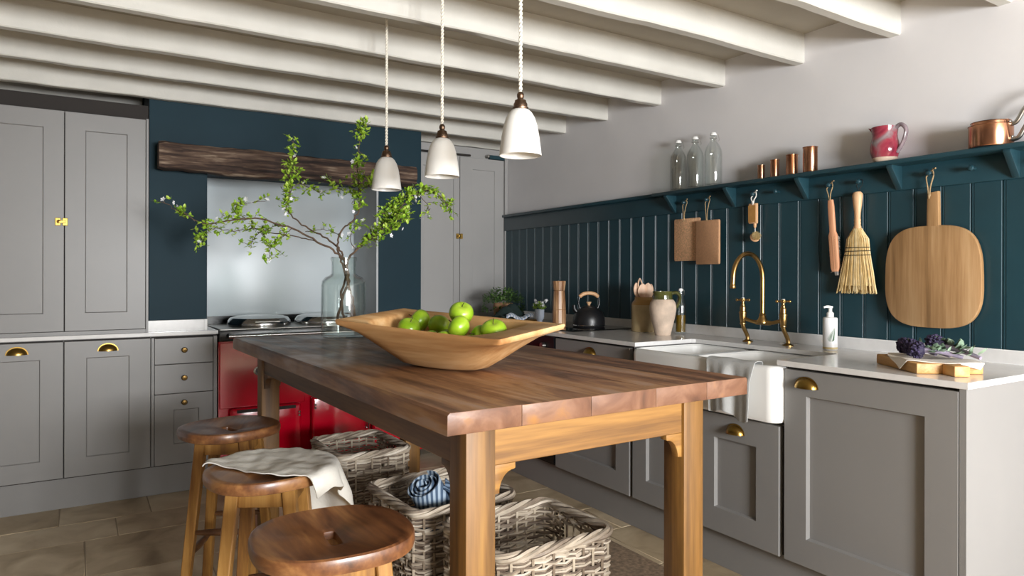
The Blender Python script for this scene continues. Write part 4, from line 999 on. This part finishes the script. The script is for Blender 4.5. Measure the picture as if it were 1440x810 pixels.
# red glazed jug
t = thing('pottery_jug', 'red and grey glazed pottery jug standing on the teal shelf', 'jug', (2.800, 1.606, ST))
jp = [(0, 0), (0.037, 0), (0.039, 0.004), (0.047, 0.018), (0.0545, 0.042), (0.0555, 0.060), (0.052, 0.080), (0.0475, 0.098), (0.0465, 0.112), (0.049, 0.134), (0.0505, 0.143), (0.0485, 0.144), (0.044, 0.112), (0.044, 0.098), (0.049, 0.078), (0.052, 0.056), (0.042, 0.015), (0, 0.008)]
obj('jug_body', B().lathe(jp, 36), 'redglaze', t)
obj('foot', B().lathe([(0.0368, 0.0), (0.0398, 0.003), (0.0478, 0.0175), (0.046, 0.018)], 36), 'jugbody', t, label='bare cream clay foot')
obj('spout', B().loft([[(-0.012, 0.042, 0.143), (0.012, 0.042, 0.143), (0.009, 0.042, 0.118), (-0.009, 0.042, 0.118)], [(-0.008, 0.066, 0.150), (0.008, 0.062, 0.150), (0.004, 0.060, 0.140), (-0.004, 0.060, 0.140)]]), 'redglaze', t)
obj('handle', B().tube(bez([(0, -0.044, 0.135), (0, -0.066, 0.145), (0, -0.085, 0.125), (0, -0.083, 0.095), (0, -0.068, 0.06), (0, -0.050, 0.035)], 6), [0.008] * 12 + [0.0075] * 10 + [0.007] * 9, 10, flat=1.3), 'greyglaze', t, label='grey-mauve glazed handle')
# saucepans
def pan(label, loc, r, h, hl):
    t = thing('copper_saucepan', label, 'saucepan', loc, 0, 'copper saucepans on the shelf')
    obj('pan_body', B().lathe([(0, 0), (r * 0.98, 0), (r, 0.003), (r, h - 0.002), (r + 0.002, h), (r - 0.002, h), (r - 0.002, 0.004), (0, 0.003)], 40), 'copper', t)
    hb = B().tube(bez([(0.0, -r + 0.001, h * hl), (0, -r - 0.02, h * hl + 0.002), (0, -r - 0.05, h * hl + 0.05), (0, -r - 0.10, h * hl + 0.085), (0, -r - 0.16, h * hl + 0.10)], 5), [0.012, 0.011, 0.0095] + [0.008] * 18, 10)
    hb.ball((-0.006, -r - 0.001, h * hl + 0.006), 0.005, 2).ball((0.006, -r - 0.001, h * hl - 0.006), 0.005, 2)
    obj('handle', hb, 'steel', t, label='cast steel handle')
pan('copper saucepan at the right end of the shelf, outer one of the nested pair', (2.797, 1.215, ST), 0.069, 0.078, 0.28)
pan('smaller copper saucepan nested in the larger one at the end of the shelf', (2.797, 1.215, ST + 0.0045), 0.061, 0.086, 0.84)

# ------------------------------------------------------------------ hanging things (local origin at the hanging point on the peg)
def hang(name, label, cat, y, x=2.812, z=PZ, group=None): return thing(name, label, cat, (x, y, z), 0, group)
def loopcord(parent, drop, mat='jute', w=0.008, r=0.0022, knot=True, name='cord', dy=0.0):
    P = bez([(0.016, 0.0, 0.0095), (0.015, -0.0065, 0.008), (0.013, -0.0095, -0.004), (0.004, -0.013, -0.016), (0, -w * 0.6 + dy * 0.5, -drop * 0.55), (0, dy, -drop), (0, w * 0.7 + dy * 0.5, -drop * 0.55), (0.004, 0.013, -0.016), (0.013, 0.0095, -0.004), (0.015, 0.0065, 0.008), (0.016, 0.0, 0.0095)], 5)
    b = B().tube(P, r, 7)
    if knot:
        b.ball((0, dy, -drop + 0.012), r * 2.4, 2)
        b.tube(bez([(0.016, -0.002, 0.010), (0.006, -0.014, 0.017), (0.000, -0.024, 0.016)], 4), r * 1.3, 6)
    return obj(name, b, mat, parent)
def slab(b, y0, y1, z0, z1, r, x0, x1, bev=0.003):
    w = y1 - y0; h = z1 - z0; cy = (y0 + y1) / 2; cz = (z0 + z1) / 2
    return b.prism([(cy + p[0], cz + p[1]) for p in rrect(w, h, r, 5)], 'x', x0, x1, bev)
t = hang('cork_board', 'square pressed cork board hanging on twine, partly behind the brown board', 'board', PEGY[0])
loopcord(t, 0.103); obj('panel', slab(B(), 2.636 - 2.731, 2.825 - 2.731, 1.297 - PZ, 1.530 - PZ, 0.008, 0.020, 0.031), 'cork', t)
t = hang('serving_board', 'narrow brown board with pale edges hanging in front of the cork board', 'board', PEGY[1])
loopcord(t, 0.118); obj('panel', slab(B(), 2.485 - 2.569, 2.643 - 2.569, 1.277 - PZ, 1.508 - PZ, 0.008, -0.002, 0.012), 'cork2', t)
obj('edge_band', slab(B(), 2.4835 - 2.569, 2.6445 - 2.569, 1.2755 - PZ, 1.5095 - PZ, 0.0085, 0.001, 0.0105), 'corkedge', t)
t = hang('dish_brush', 'small round dish brush with card sleeve hanging on white string', 'brush', PEGY[2])
loopcord(t, 0.05, 'white', 0.012, 0.003)
obj('handle', B().box(0.000, 0.013, -0.022, 0.026, -0.145, -0.045, 0.003, 2).lathe([(0.008, -0.145), (0.007, -0.16), (0.003, -0.168)], 12, c=(0.006, -0.008, 0)), 'beech', t)
obj('sleeve', B().box(-0.0012, 0.0142, -0.015, 0.0272, -0.138, -0.055), 'kraft', t, label='brown card sleeve')
obj('wire', B().tube([(0.006, -0.008, -0.16), (0.006, -0.008, -0.192)], 0.003, 8), 'steel', t)
MB_ = Matrix.Translation((0.006, -0.008, -0.212)) @ Matrix.Rotation(math.radians(70), 4, 'X') @ Matrix.Rotation(math.radians(-30), 4, 'Y')
obj('head', B().lathe([(0, -0.012), (0.02, -0.01), (0.024, 0.0), (0.02, 0.008), (0, 0.009)], 20, M=MB_), 'beech', t)
bb = B()
for i in range(70):
    a = i * 2.4; r = 0.0022 * math.sqrt(i) ; q = Vector((r * math.cos(a), r * math.sin(a), 0.006)); e = q * 1.25; e.z = 0.026
    bb.tube([MB_ @ q, MB_ @ e], 0.0016, 4)
obj('bristles', bb, 'bristle', t, kind='stuff')
t = hang('scrubbing_brush', 'long slim wooden brush with grey bristles hanging on twine', 'brush', PEGY[4])
loopcord(t, 0.078, dy=-0.006)
TB = Matrix.Translation((0.0, -0.006, -0.066)) @ Matrix.Rotation(math.radians(-4.5), 4, 'X')
hp = [(-0.010, 0), (0.010, 0), (0.0125, -0.03), (0.0125, -0.14), (0.019, -0.158), (0.019, -0.30), (0.013, -0.318), (-0.013, -0.318), (-0.019, -0.30), (-0.019, -0.158), (-0.0125, -0.14), (-0.0125, -0.03)]
obj('handle', B().prism(hp, 'x', -0.004, 0.012, 0.003, M=TB), 'pinkbeech', t)
dt = B()
for i in range(26):
    for j in range(3): dt.lathe([(0, 0), (0.0018, 0), (0.0018, 0.0012), (0, 0.0013)], 6, M=TB @ Matrix.Translation((-0.0042, -0.011 + j * 0.011 + (0.004 if i % 2 else -0.004) * (j != 1) * 0.5, -0.166 - i * 0.0055)) @ Matrix.Rotation(-PI / 2, 4, 'Y'))
obj('tuft_holes', dt, 'corkedge', t, kind='stuff')
bb = B(); rn = random.Random(4)
for i in range(30):
    for j in range(6):
        yy = -0.016 + j * 0.0064; z = -0.162 - i * 0.0053
        q = Vector((0.012, yy, z)); e = Vector((0.022 + rn.uniform(-0.003, 0.003), yy * 1.5 + 0.007 + rn.uniform(-0.003, 0.003), z - 0.006 + rn.uniform(-0.004, 0.004)))
        bb.tube([TB @ q, TB @ e], 0.0019, 4)
for i in range(20):
    q = Vector((0.006, rn.uniform(-0.012, 0.012), -0.312)); e = q + Vector((rn.uniform(-0.004, 0.01), rn.uniform(-0.002, 0.002), -0.022)); bb.tube([TB @ q, TB @ e], 0.0022, 4)
obj('bristles', bb, 'gbristle', t, kind='stuff')
t = hang('hand_broom', 'straw hand broom with turned wooden handle hanging beside the round board', 'broom', PEGY[5])
loopcord(t, 0.052, 'thread', 0.008, 0.0015, False)
BM = Matrix.Translation((0.004, 0.008, -0.042))
obj('handle', B().lathe([(0, 0), (0.014, -0.001), (0.0205, -0.008), (0.0215, -0.02), (0.018, -0.055), (0.0135, -0.09), (0.0125, -0.115), (0.0145, -0.122), (0.013, -0.128), (0.0145, -0.136), (0.013, -0.142), (0.016, -0.150), (0.016, -0.162), (0, -0.163)], 24, M=BM @ Matrix.Diagonal((0.8, 1, 1, 1))), 'beech', t)
def bw_(f): # half width, centre shift, half depth along the straw head, f 0..1
    if f < 0.28: w = 0.017 + 0.033 * math.sin(min(1, f / 0.22) * PI / 2) ** 0.75; return w, 0.0, 0.013 + 0.004 * f
    g = (f - 0.28) / 0.72
    return 0.050 + 0.040 * g, 0.006 * g, 0.014 - 0.004 * g
bb = B(); Ls = []
for i in range(15):
    f = i / 14 * 0.9; w, c, dd = bw_(f); w *= 0.93
    Ls.append([(dd * math.cos(a), c + w * math.sin(a), -0.158 - 0.27 * f) for a in [2 * PI * j / 20 for j in range(20)]])
bb.loft(Ls)
rn = random.Random(9)
for i in range(210):
    a = rn.uniform(0, 2 * PI); rr = math.sqrt(rn.random()) if i % 3 else 1.0; P = []
    f1 = rn.uniform(0.96, 1.03)
    for k in range(7):
        f = f1 * k / 6; w, c, dd = bw_(min(f, 1)); P.append((dd * 1.05 * rr * math.cos(a), c + w * rr * math.sin(a) + rn.uniform(-0.0015, 0.0015), -0.158 - 0.27 * f))
    bb.tube(P, 0.0016, 4)
o = obj('straw_head', bb, 'straw', t, kind='stuff'); o.matrix_local = Matrix.Translation((0.004, 0.008, -0.042))
th_ = B()
for f in (0.30, 0.355, 0.42):
    w, c, dd = bw_(f); th_.tube([((dd + 0.0035) * math.cos(a), c + (w + 0.0025) * math.sin(a), -0.158 - 0.27 * f) for a in [2 * PI * j / 28 for j in range(28)]], 0.0016, 6, closed=True)
o = obj('binding_thread', th_, 'thread', t); o.matrix_local = Matrix.Translation((0.004, 0.008, -0.042))
# big round paddle board
t = hang('paddle_board', 'large rounded wooden paddle board with short handle hanging at the right', 'board', PEGY[6])
loopcord(t, 0.098, r=0.0026)
pts = []
cy, cz, hy, hz = 1.4345 - PEGY[6], 1.213 - PZ, 0.1805, 0.200
for i in range(56):
    c, s = sup(2 * PI * i / 56, 0.62); pts.append((cy + hy * c * (1 - 0.02 * s), cz + hz * s))
hb = B().prism(pts, 'x', 0.006, 0.030, 0.004)
obj('blade', hb, 'board', t)
obj('handle', B().prism([(1.4085 - PEGY[6], 1.545 - PZ), (1.449 - PEGY[6], 1.541 - PZ), (1.4515 - PEGY[6], 1.38 - PZ), (1.405 - PEGY[6], 1.38 - PZ)], 'x', 0.0065, 0.0295, 0.003), 'board', t)

# ------------------------------------------------------------------ things on the right worktop
Z = 0.9003
t = thing('stovetop_kettle', 'matte black stovetop kettle with pale wooden handle on the hob', 'kettle', (2.622, 3.325, 0.9058), -0.45)
obj('body', B().lathe([(0, 0), (0.094, 0), (0.097, 0.004), (0.097, 0.012), (0.0985, 0.03), (0.096, 0.055), (0.086, 0.082), (0.068, 0.103), (0.05, 0.113), (0.045, 0.115), (0, 0.115)], 40), 'matblack', t)
obj('base_ring', B().lathe([(0.0975, 0.008), (0.1, 0.010), (0.0975, 0.013)], 40), 'chrome', t)
l = obj('lid', B().lathe([(0.046, 0.114), (0.044, 0.120), (0.025, 0.127), (0, 0.129)], 28), 'matblack', t)
obj('lid_knob', B().lathe([(0.006, 0.128), (0.008, 0.134), (0.015, 0.146), (0.016, 0.15), (0, 0.151)], 18), 'beech', l, label='pale wooden lid knob')
sp_ = B().tube(bez([(-0.07, 0, 0.085), (-0.088, 0, 0.105), (-0.092, 0, 0.13)], 5), [0.016, 0.015, 0.015, 0.014, 0.014, 0.013, 0.013, 0.0125, 0.012, 0.012, 0.012], 14)
obj('spout', sp_, 'matblack', t)
hb = B()
for s in (-1, 1): hb.tube(bez([(s * 0.052, 0, 0.108), (s * 0.064, 0, 0.14), (s * 0.058, 0, 0.182)], 5), 0.006, 10)
obj('handle_bracket', hb, 'black', t)
obj('handle', B().tube(bez([(-0.058, 0, 0.180), (-0.035, 0, 0.197), (0, 0, 0.203), (0.035, 0, 0.197), (0.058, 0, 0.180)], 5), [0.0095] + [0.0115] * 19 + [0.0095], 12), 'beech', t, label='curved pale wooden grip')
# mill
t = thing('pepper_mill', 'tall striped wooden pepper mill beside the hob behind the bowl', 'mill', (2.425, 3.36, 0.9058))
obj('mill_body', B().lathe([(0, 0), (0.039, 0), (0.041, 0.004), (0.041, 0.09), (0.0405, 0.105), (0.0385, 0.107), (0.040, 0.109), (0.039, 0.14), (0.035, 0.2), (0.0335, 0.218), (0.031, 0.219)], 14), 'acacia', t, angle=0.3)
obj('mill_head', B().lathe([(0.031, 0.219), (0.034, 0.221), (0.0365, 0.24), (0.0405, 0.272), (0.039, 0.277), (0, 0.278)], 14), 'acacia', t, angle=0.3)
def sprays(b, c, n, r0, r1, h, ls, rn, flat=0.5):
    for i in range(n):
        a = rn.uniform(0, 2 * PI); rr = rn.uniform(0.1, 1) ** 0.7; p = Vector(c) + Vector((r1 * rr * math.cos(a), r1 * rr * math.sin(a), h * (1 - 0.6 * rr * rr) * rn.uniform(0.25, 1)))
        d = Vector((math.cos(a) + rn.uniform(-0.7, 0.7), math.sin(a) + rn.uniform(-0.7, 0.7), rn.uniform(-0.3, 1)))
        leaf_faces(b, p, d, Vector((0, 0, 1)), rn.uniform(0.6, 1.2) * ls)
# white flower pot
t = thing('small_flower_pot', 'tiny pale footed pot of white flowers beside the pepper mill', 'plant', (2.56, 3.765, Z))
obj('pot', B().lathe([(0, 0), (0.024, 0), (0.026, 0.004), (0.018, 0.014), (0.018, 0.02), (0.027, 0.03), (0.030, 0.045), (0.031, 0.092), (0.028, 0.092), (0.027, 0.08), (0, 0.08)], 28), 'blueglaze', t)
lb = bmesh.new(); rn = random.Random(5); sprays(lb, (0, 0, 0.085), 110, 0.02, 0.042, 0.055, 0.022, rn)
obj('foliage', lb, 'leaf', t, smooth=False, kind='stuff')
fb = bmesh.new()
for i in range(16):
    a = rn.uniform(0, 2 * PI); flower_faces(fb, Vector((0.05 * math.cos(a) * rn.random() ** 0.5, 0.05 * math.sin(a) * rn.random() ** 0.5, 0.10 + rn.uniform(0, 0.055))), 0.011, rn)
obj('blossoms', fb, 'petal', t, smooth=False, kind='stuff')
# herb pot, boards and cloths in the corner
t = thing('potted_herb', 'bushy green herb in a terracotta pot in the far corner of the worktop', 'plant', (2.545, 4.20, Z))
obj('pot', B().lathe([(0, 0), (0.052, 0), (0.055, 0.005), (0.068, 0.05), (0.072, 0.09), (0.068, 0.12), (0.062, 0.12), (0.06, 0.1), (0, 0.1)], 28), 'terracotta', t)
lb = bmesh.new(); rn = random.Random(6); sprays(lb, (0, 0, 0.10), 900, 0.05, 0.145, 0.135, 0.022, rn)
for i in range(60):
    a = rn.uniform(0, 2 * PI); q = Vector((0.14 * math.cos(a), 0.14 * math.sin(a), rn.uniform(0.06, 0.11)))
    for k in range(4): leaf_faces(lb, q, Vector((math.cos(a), math.sin(a), rn.uniform(-1, 0.3))), Vector((0, 0, 1)), 0.022)
obj('foliage', lb, 'herb', t, smooth=False, kind='stuff')
tag(obj('chopping_board', B().box(-0.16, 0.16, -0.11, 0.11, 0, 0.02, 0.004, 2, M=Matrix.Rotation(0.25, 4, 'Z')), 'chop', loc=(2.455, 3.92, Z)), 'plain wooden chopping board in the far corner under the folded cloths', 'board')
tag(obj('dark_cloth', B().grid(lambda u, v: (-0.1 + 0.2 * u, -0.08 + 0.16 * v, 0.075 * math.sin(u * PI) * math.sin(v * PI) + 0.018 * math.sin(u * 17 + v * 8) * math.sin(v * PI) + 0.006), 22, 18, 0.006), 'greencloth', loc=(2.46, 3.965, Z + 0.0245)), 'crumpled dark green cloth on the board in front of the herb pot', 'cloth')
tag(obj('folded_cloth', B().grid(lambda u, v: (-0.09 + 0.18 * u, -0.035 + 0.07 * v, 0.02 + 0.014 * math.sin(u * 9) + 0.014 * math.sin(v * PI)), 20, 10, 0.012, M=Matrix.Rotation(-0.5, 4, 'Z')), 'chequer', loc=(2.46, 3.85, Z + 0.022)), 'pale blue and white folded cloth beside the dark green cloth', 'cloth')
# stoneware jar with wooden spoons
t = thing('stoneware_jar', 'tan stoneware jar holding wooden spoons on the worktop', 'jar', (2.715, 2.945, Z))
obj('jar_body', B().lathe([(0, 0), (0.065, 0), (0.0675, 0.004), (0.0675, 0.150)], 36), 'stoneware', t)
obj('shoulder', B().lathe([(0.0675, 0.150), (0.065, 0.160), (0.056, 0.172), (0.051, 0.177), (0.049, 0.185), (0.051, 0.193), (0.047, 0.194), (0.045, 0.185), (0.045, 0.02), (0, 0.018)], 36), 'stonetop', t, label='ochre glazed shoulder and rim')
JS = [(-0.042, 0.010, 0.276, 0.022, 'leaning to the left of the stoneware jar', 0.3, 0), (-0.018, 0.022, 0.298, 0.026, 'with a hole, at the back of the stoneware jar', 0.9, 1), (-0.008, -0.008, 0.272, 0.030, 'broad bladed in the middle of the stoneware jar', 0.2, 0), (0.026, -0.004, 0.275, 0.030, 'broad bladed right of the middle in the jar', -0.3, 0), (0.046, 0.012, 0.268, 0.024, 'at the right edge of the stoneware jar', -1.0, 0)]
for k, (sx, sy, top, wd, lb_, tw, hole) in enumerate(JS):
    # local axes: sx across the view, sy in depth
    e = CR * sx + CF * sy; foot = Vector((e.x * 0.15, e.y * 0.15, 0.024)); tipv = Vector((e.x, e.y, top)); ax = (tipv - foot).normalized()
    q = thing('wooden_spoon', 'pale wooden spoon ' + lb_, 'spoon', (2.715, 2.945, Z), 0, 'wooden spoons in the stoneware jar')
    neck = tipv - ax * 0.095
    obj('handle', B().tube([foot, foot.lerp(neck, 0.5), neck, neck + ax * 0.02], [0.0055, 0.006, 0.007, 0.009], 8), 'spoonwood', q)
    X = (CR * math.cos(tw) + CF * math.sin(tw)); X = (X - ax * X.dot(ax)).normalized(); Yv = ax.cross(X)
    MM = Matrix.Translation(neck) @ Matrix((X, Yv, ax)).transposed().to_4x4()
    outl = [(wd * math.sin(PI * i / 14) ** 0.7, 0.095 * i / 14) for i in range(15)]
    poly = outl[:] + [(-x, z) for x, z in reversed(outl[1:-1])]
    if hole:
        P = [(x, 0, z) for x, z in poly]; obj('blade', B().tube([MM @ Vector(p) for p in P], 0.0045, 8, closed=True), 'spoonwood', q)
    else: obj('blade', B().prism(poly, 'y', -0.004, 0.004, 0.0015, M=MM), 'spoonwood', q)
# olive-rimmed clay jug
t = thing('clay_jug', 'rough pink clay jug with olive glazed neck and handle', 'jug', (2.630, 2.705, Z), -0.72)
obj('jug_body', B().lathe([(0, 0), (0.040, 0), (0.0425, 0.004), (0.048, 0.03), (0.062, 0.085), (0.070, 0.13), (0.0705, 0.150), (0.066, 0.172), (0.056, 0.186), (0.051, 0.19)], 40), 'jugbody', t)
obj('neck', B().lathe([(0.0515, 0.186), (0.0525, 0.192), (0.050, 0.205), (0.050, 0.222), (0.053, 0.226), (0.053, 0.232), (0.048, 0.232), (0.046, 0.2), (0.05, 0.18), (0, 0.17)], 40), 'jugglaze', t, label='olive green glazed neck')
obj('handle', B().tube(bez([(0.048, 0, 0.222), (0.072, 0, 0.224), (0.088, 0, 0.205), (0.085, 0, 0.175), (0.070, 0, 0.145)], 6), [0.010] * 12 + [0.009] * 13, 10, flat=1.5), 'jugglaze', t)
swingbottle('oil_bottle', 'clear swing-top bottle half full of golden oil beside the clay jug', (2.757, 2.70, Z), 0.030, 0.248, fill=0.42)
# soap pump
t = thing('soap_bottle', 'white soap pump bottle with a green fern print near the tap', 'soap', (2.727, 1.80, Z), -0.45)
obj('bottle', B().lathe([(0, 0), (0.027, 0), (0.0295, 0.003), (0.0295, 0.132), (0.027, 0.137), (0.016, 0.139), (0.013, 0.14)], 32), 'soap', t)
obj('bottle_base', B().lathe([(0.0297, 0.003), (0.0299, 0.005), (0.0299, 0.010), (0.0297, 0.012)], 32), 'soapliq', t, label='amber soap at the clear base')
pb = B().lathe([(0.014, 0.138), (0.0145, 0.140), (0.0145, 0.156), (0.011, 0.160), (0.0075, 0.163), (0.0075, 0.176), (0.011, 0.178), (0.011, 0.186), (0, 0.187)], 24)
pb.tube(bez([(0, 0, 0.182), (-0.016, 0.0, 0.1835), (-0.030, 0.0, 0.180)], 4), [0.006] * 5 + [0.0045] * 4, 10)
obj('pump', pb, 'ceramic', t)
fb = bmesh.new()
def cyl(a, z): return Vector((0.0302 * math.cos(a), 0.0302 * math.sin(a), z))
A0 = math.radians(-90)
for i in range(11):
    f = i / 10; a0 = A0 - 0.35 + 0.42 * f; z0 = 0.036 + 0.05 * f
    for s in (-1, 1):
        ln = (0.62 if s < 0 else 0.45) * (1 - f * 0.8); tip = cyl(a0 + s * ln, z0 + 0.010 + 0.004 * (s < 0)); p = cyl(a0, z0)
        q1 = cyl(a0 + s * ln * 0.5, z0 + 0.008); q2 = cyl(a0 + s * ln * 0.5, z0 + 0.002)
        fb.faces.new([fb.verts.new(x) for x in (p, q2, tip, q1)])
obj('fern_print', fb, 'fern', t, smooth=False, label='green fern printed on the label')
# towel over the sink edge
def tw(u, v):
    y = 1.745 + 0.235 * u + 0.006 * math.sin(v * 5)
    s = v * 0.40
    hang_f = 0.215 - 0.02 * u + 0.012 * math.sin(u * 8)
    fold = 0.012 * math.sin(u * 11 + 0.9) + 0.004 * math.sin(u * 23 + v * 2)
    if s < 0.12: x, z = 2.227 + 0.004 * fold, 0.765 + s
    elif s < 0.12 + 0.06:
        a = (s - 0.12) / 0.06 * PI; x = 2.203 + 0.024 * math.cos(a); z = 0.8775 + 0.010 * math.sin(a) ** 0.6 + 0.0015 * math.sin(u * 11 + 0.9)
    else:
        d = (s - 0.18) / 0.22; x = 2.1795 - (0.006 + 0.012 * (1 - (1 - d) ** 2)) - (fold + 0.012) * min(1, d * 3) * 0.8; z = 0.877 - d * hang_f
        y += (0.03 * (0.5 - u)) * d
    return (x, y, z)
tag(obj('tea_towel', B().grid(tw, 60, 40, 0.002), 'greytowel'), 'pale grey tea towel hanging over the front edge of the ceramic sink', 'towel')
# broccoli board
ANG = math.atan2(0.226, 0.158) - PI / 2
BC = Vector((2.4475, 1.2575, Z))
t = thing('cutting_board', 'thick oak cutting board with stub handle holding purple broccoli', 'board', BC, ANG)
obj('block', B().box(-0.104, 0.104, -0.138, 0.138, 0, 0.034, 0.004, 2), 'chop', t)
obj('handle', B().box(-0.024, 0.024, -0.205, -0.136, 0.0, 0.034, 0.004, 2), 'chop', t)
MB2 = Matrix.Translation(BC) @ Matrix.Rotation(ANG, 4, 'Z')
def nap(u, v):
    x = -0.160 + 0.245 * u + 0.105 * v; y = -0.062 - 0.122 * u + 0.215 * v
    z = 0.0370 + 0.0035 * (1 + math.sin(u * 8 + v * 5)) * 0.6 + 0.002 * math.sin(v * 13 - u * 4)
    if x < -0.108:
        ov = -0.108 - x; x = -0.108 - 0.25 * ov; z -= ov * 0.62
    if y < -0.142:
        o2 = -0.142 - y; y = -0.143 - 0.3 * o2 - (0.064 if abs(x) < 0.027 else 0.0) * 0; z -= (o2 * 0.6 if abs(x) > 0.030 else 0)
    if x > 0.108:
        ov = x - 0.108; x = 0.108 + 0.3 * ov; z -= ov * 0.5
    return (x, y, max(z, 0.004))
o = obj('napkin', B().grid(nap, 34, 28, 0.0022), 'napkin'); o.matrix_world = MB2
tag(o, 'cream cloth napkin spread under the purple broccoli on the cutting board', 'napkin')
rn = random.Random(3)
BR = [((-0.03, 0.085, 0.070), (0.3, -0.9), 'darkest head at the far end of the board'), ((-0.035, 0.03, 0.068), (0.5, -0.8), 'in the middle of the heap'), ((0.045, 0.035, 0.088), (0.2, -1.0), 'brightest purple, on top at the back'), ((-0.05, -0.04, 0.068), (0.75, -0.6), 'nearest head by the front edge of the cloth'), ((0.02, -0.02, 0.080), (0.35, -0.9), 'with the longest leafy stem pointing right')]
for i, (hp_, sd, lb_) in enumerate(BR):
    q = thing('broccoli_spear', 'purple sprouting broccoli spear ' + lb_, 'broccoli', BC, ANG, 'purple broccoli on the cutting board')
    c = Vector(hp_); dv = Vector((sd[0], sd[1], -0.15)).normalized(); end = c + dv * (0.13 if i != 4 else 0.16)
    end.z = max(end.z, 0.052)
    obj('stem', B().tube(bez([c, c.lerp(end, 0.5) + Vector((0, 0, 0.006)), end], 4), [0.010, 0.0095, 0.009, 0.0085, 0.008, 0.0075, 0.007, 0.007, 0.006], 8), 'brocstem', q)
    fb = B()
    for k in range(170):
        v = Vector((rn.gauss(0, 1), rn.gauss(0, 1), rn.gauss(0, 1))).normalized()
        if v.dot(dv) > 0.55: continue
        p = c + v * 0.026 * rn.uniform(0.8, 1.08); fb.ball(p, rn.uniform(0.0035, 0.006), 1)
    fb.ball(c, 0.024, 2)
    obj('florets', fb, 'floret', q, kind='stuff')
    lf = bmesh.new()
    for k in range(14):
        f = rn.uniform(0.2, 1.0); p = c.lerp(end, f) + Vector((0, 0, 0.006)); d = Vector((rn.uniform(-0.7, 0.7), rn.uniform(-1, 0.1), rn.uniform(-0.05, 0.7)))
        leaf_faces(lf, p, d, Vector((rn.uniform(-0.6, 0.6), 0.3, 1)), rn.uniform(0.022, 0.042))
    obj('leaf', lf, 'brocleaf', q, smooth=False, kind='stuff')
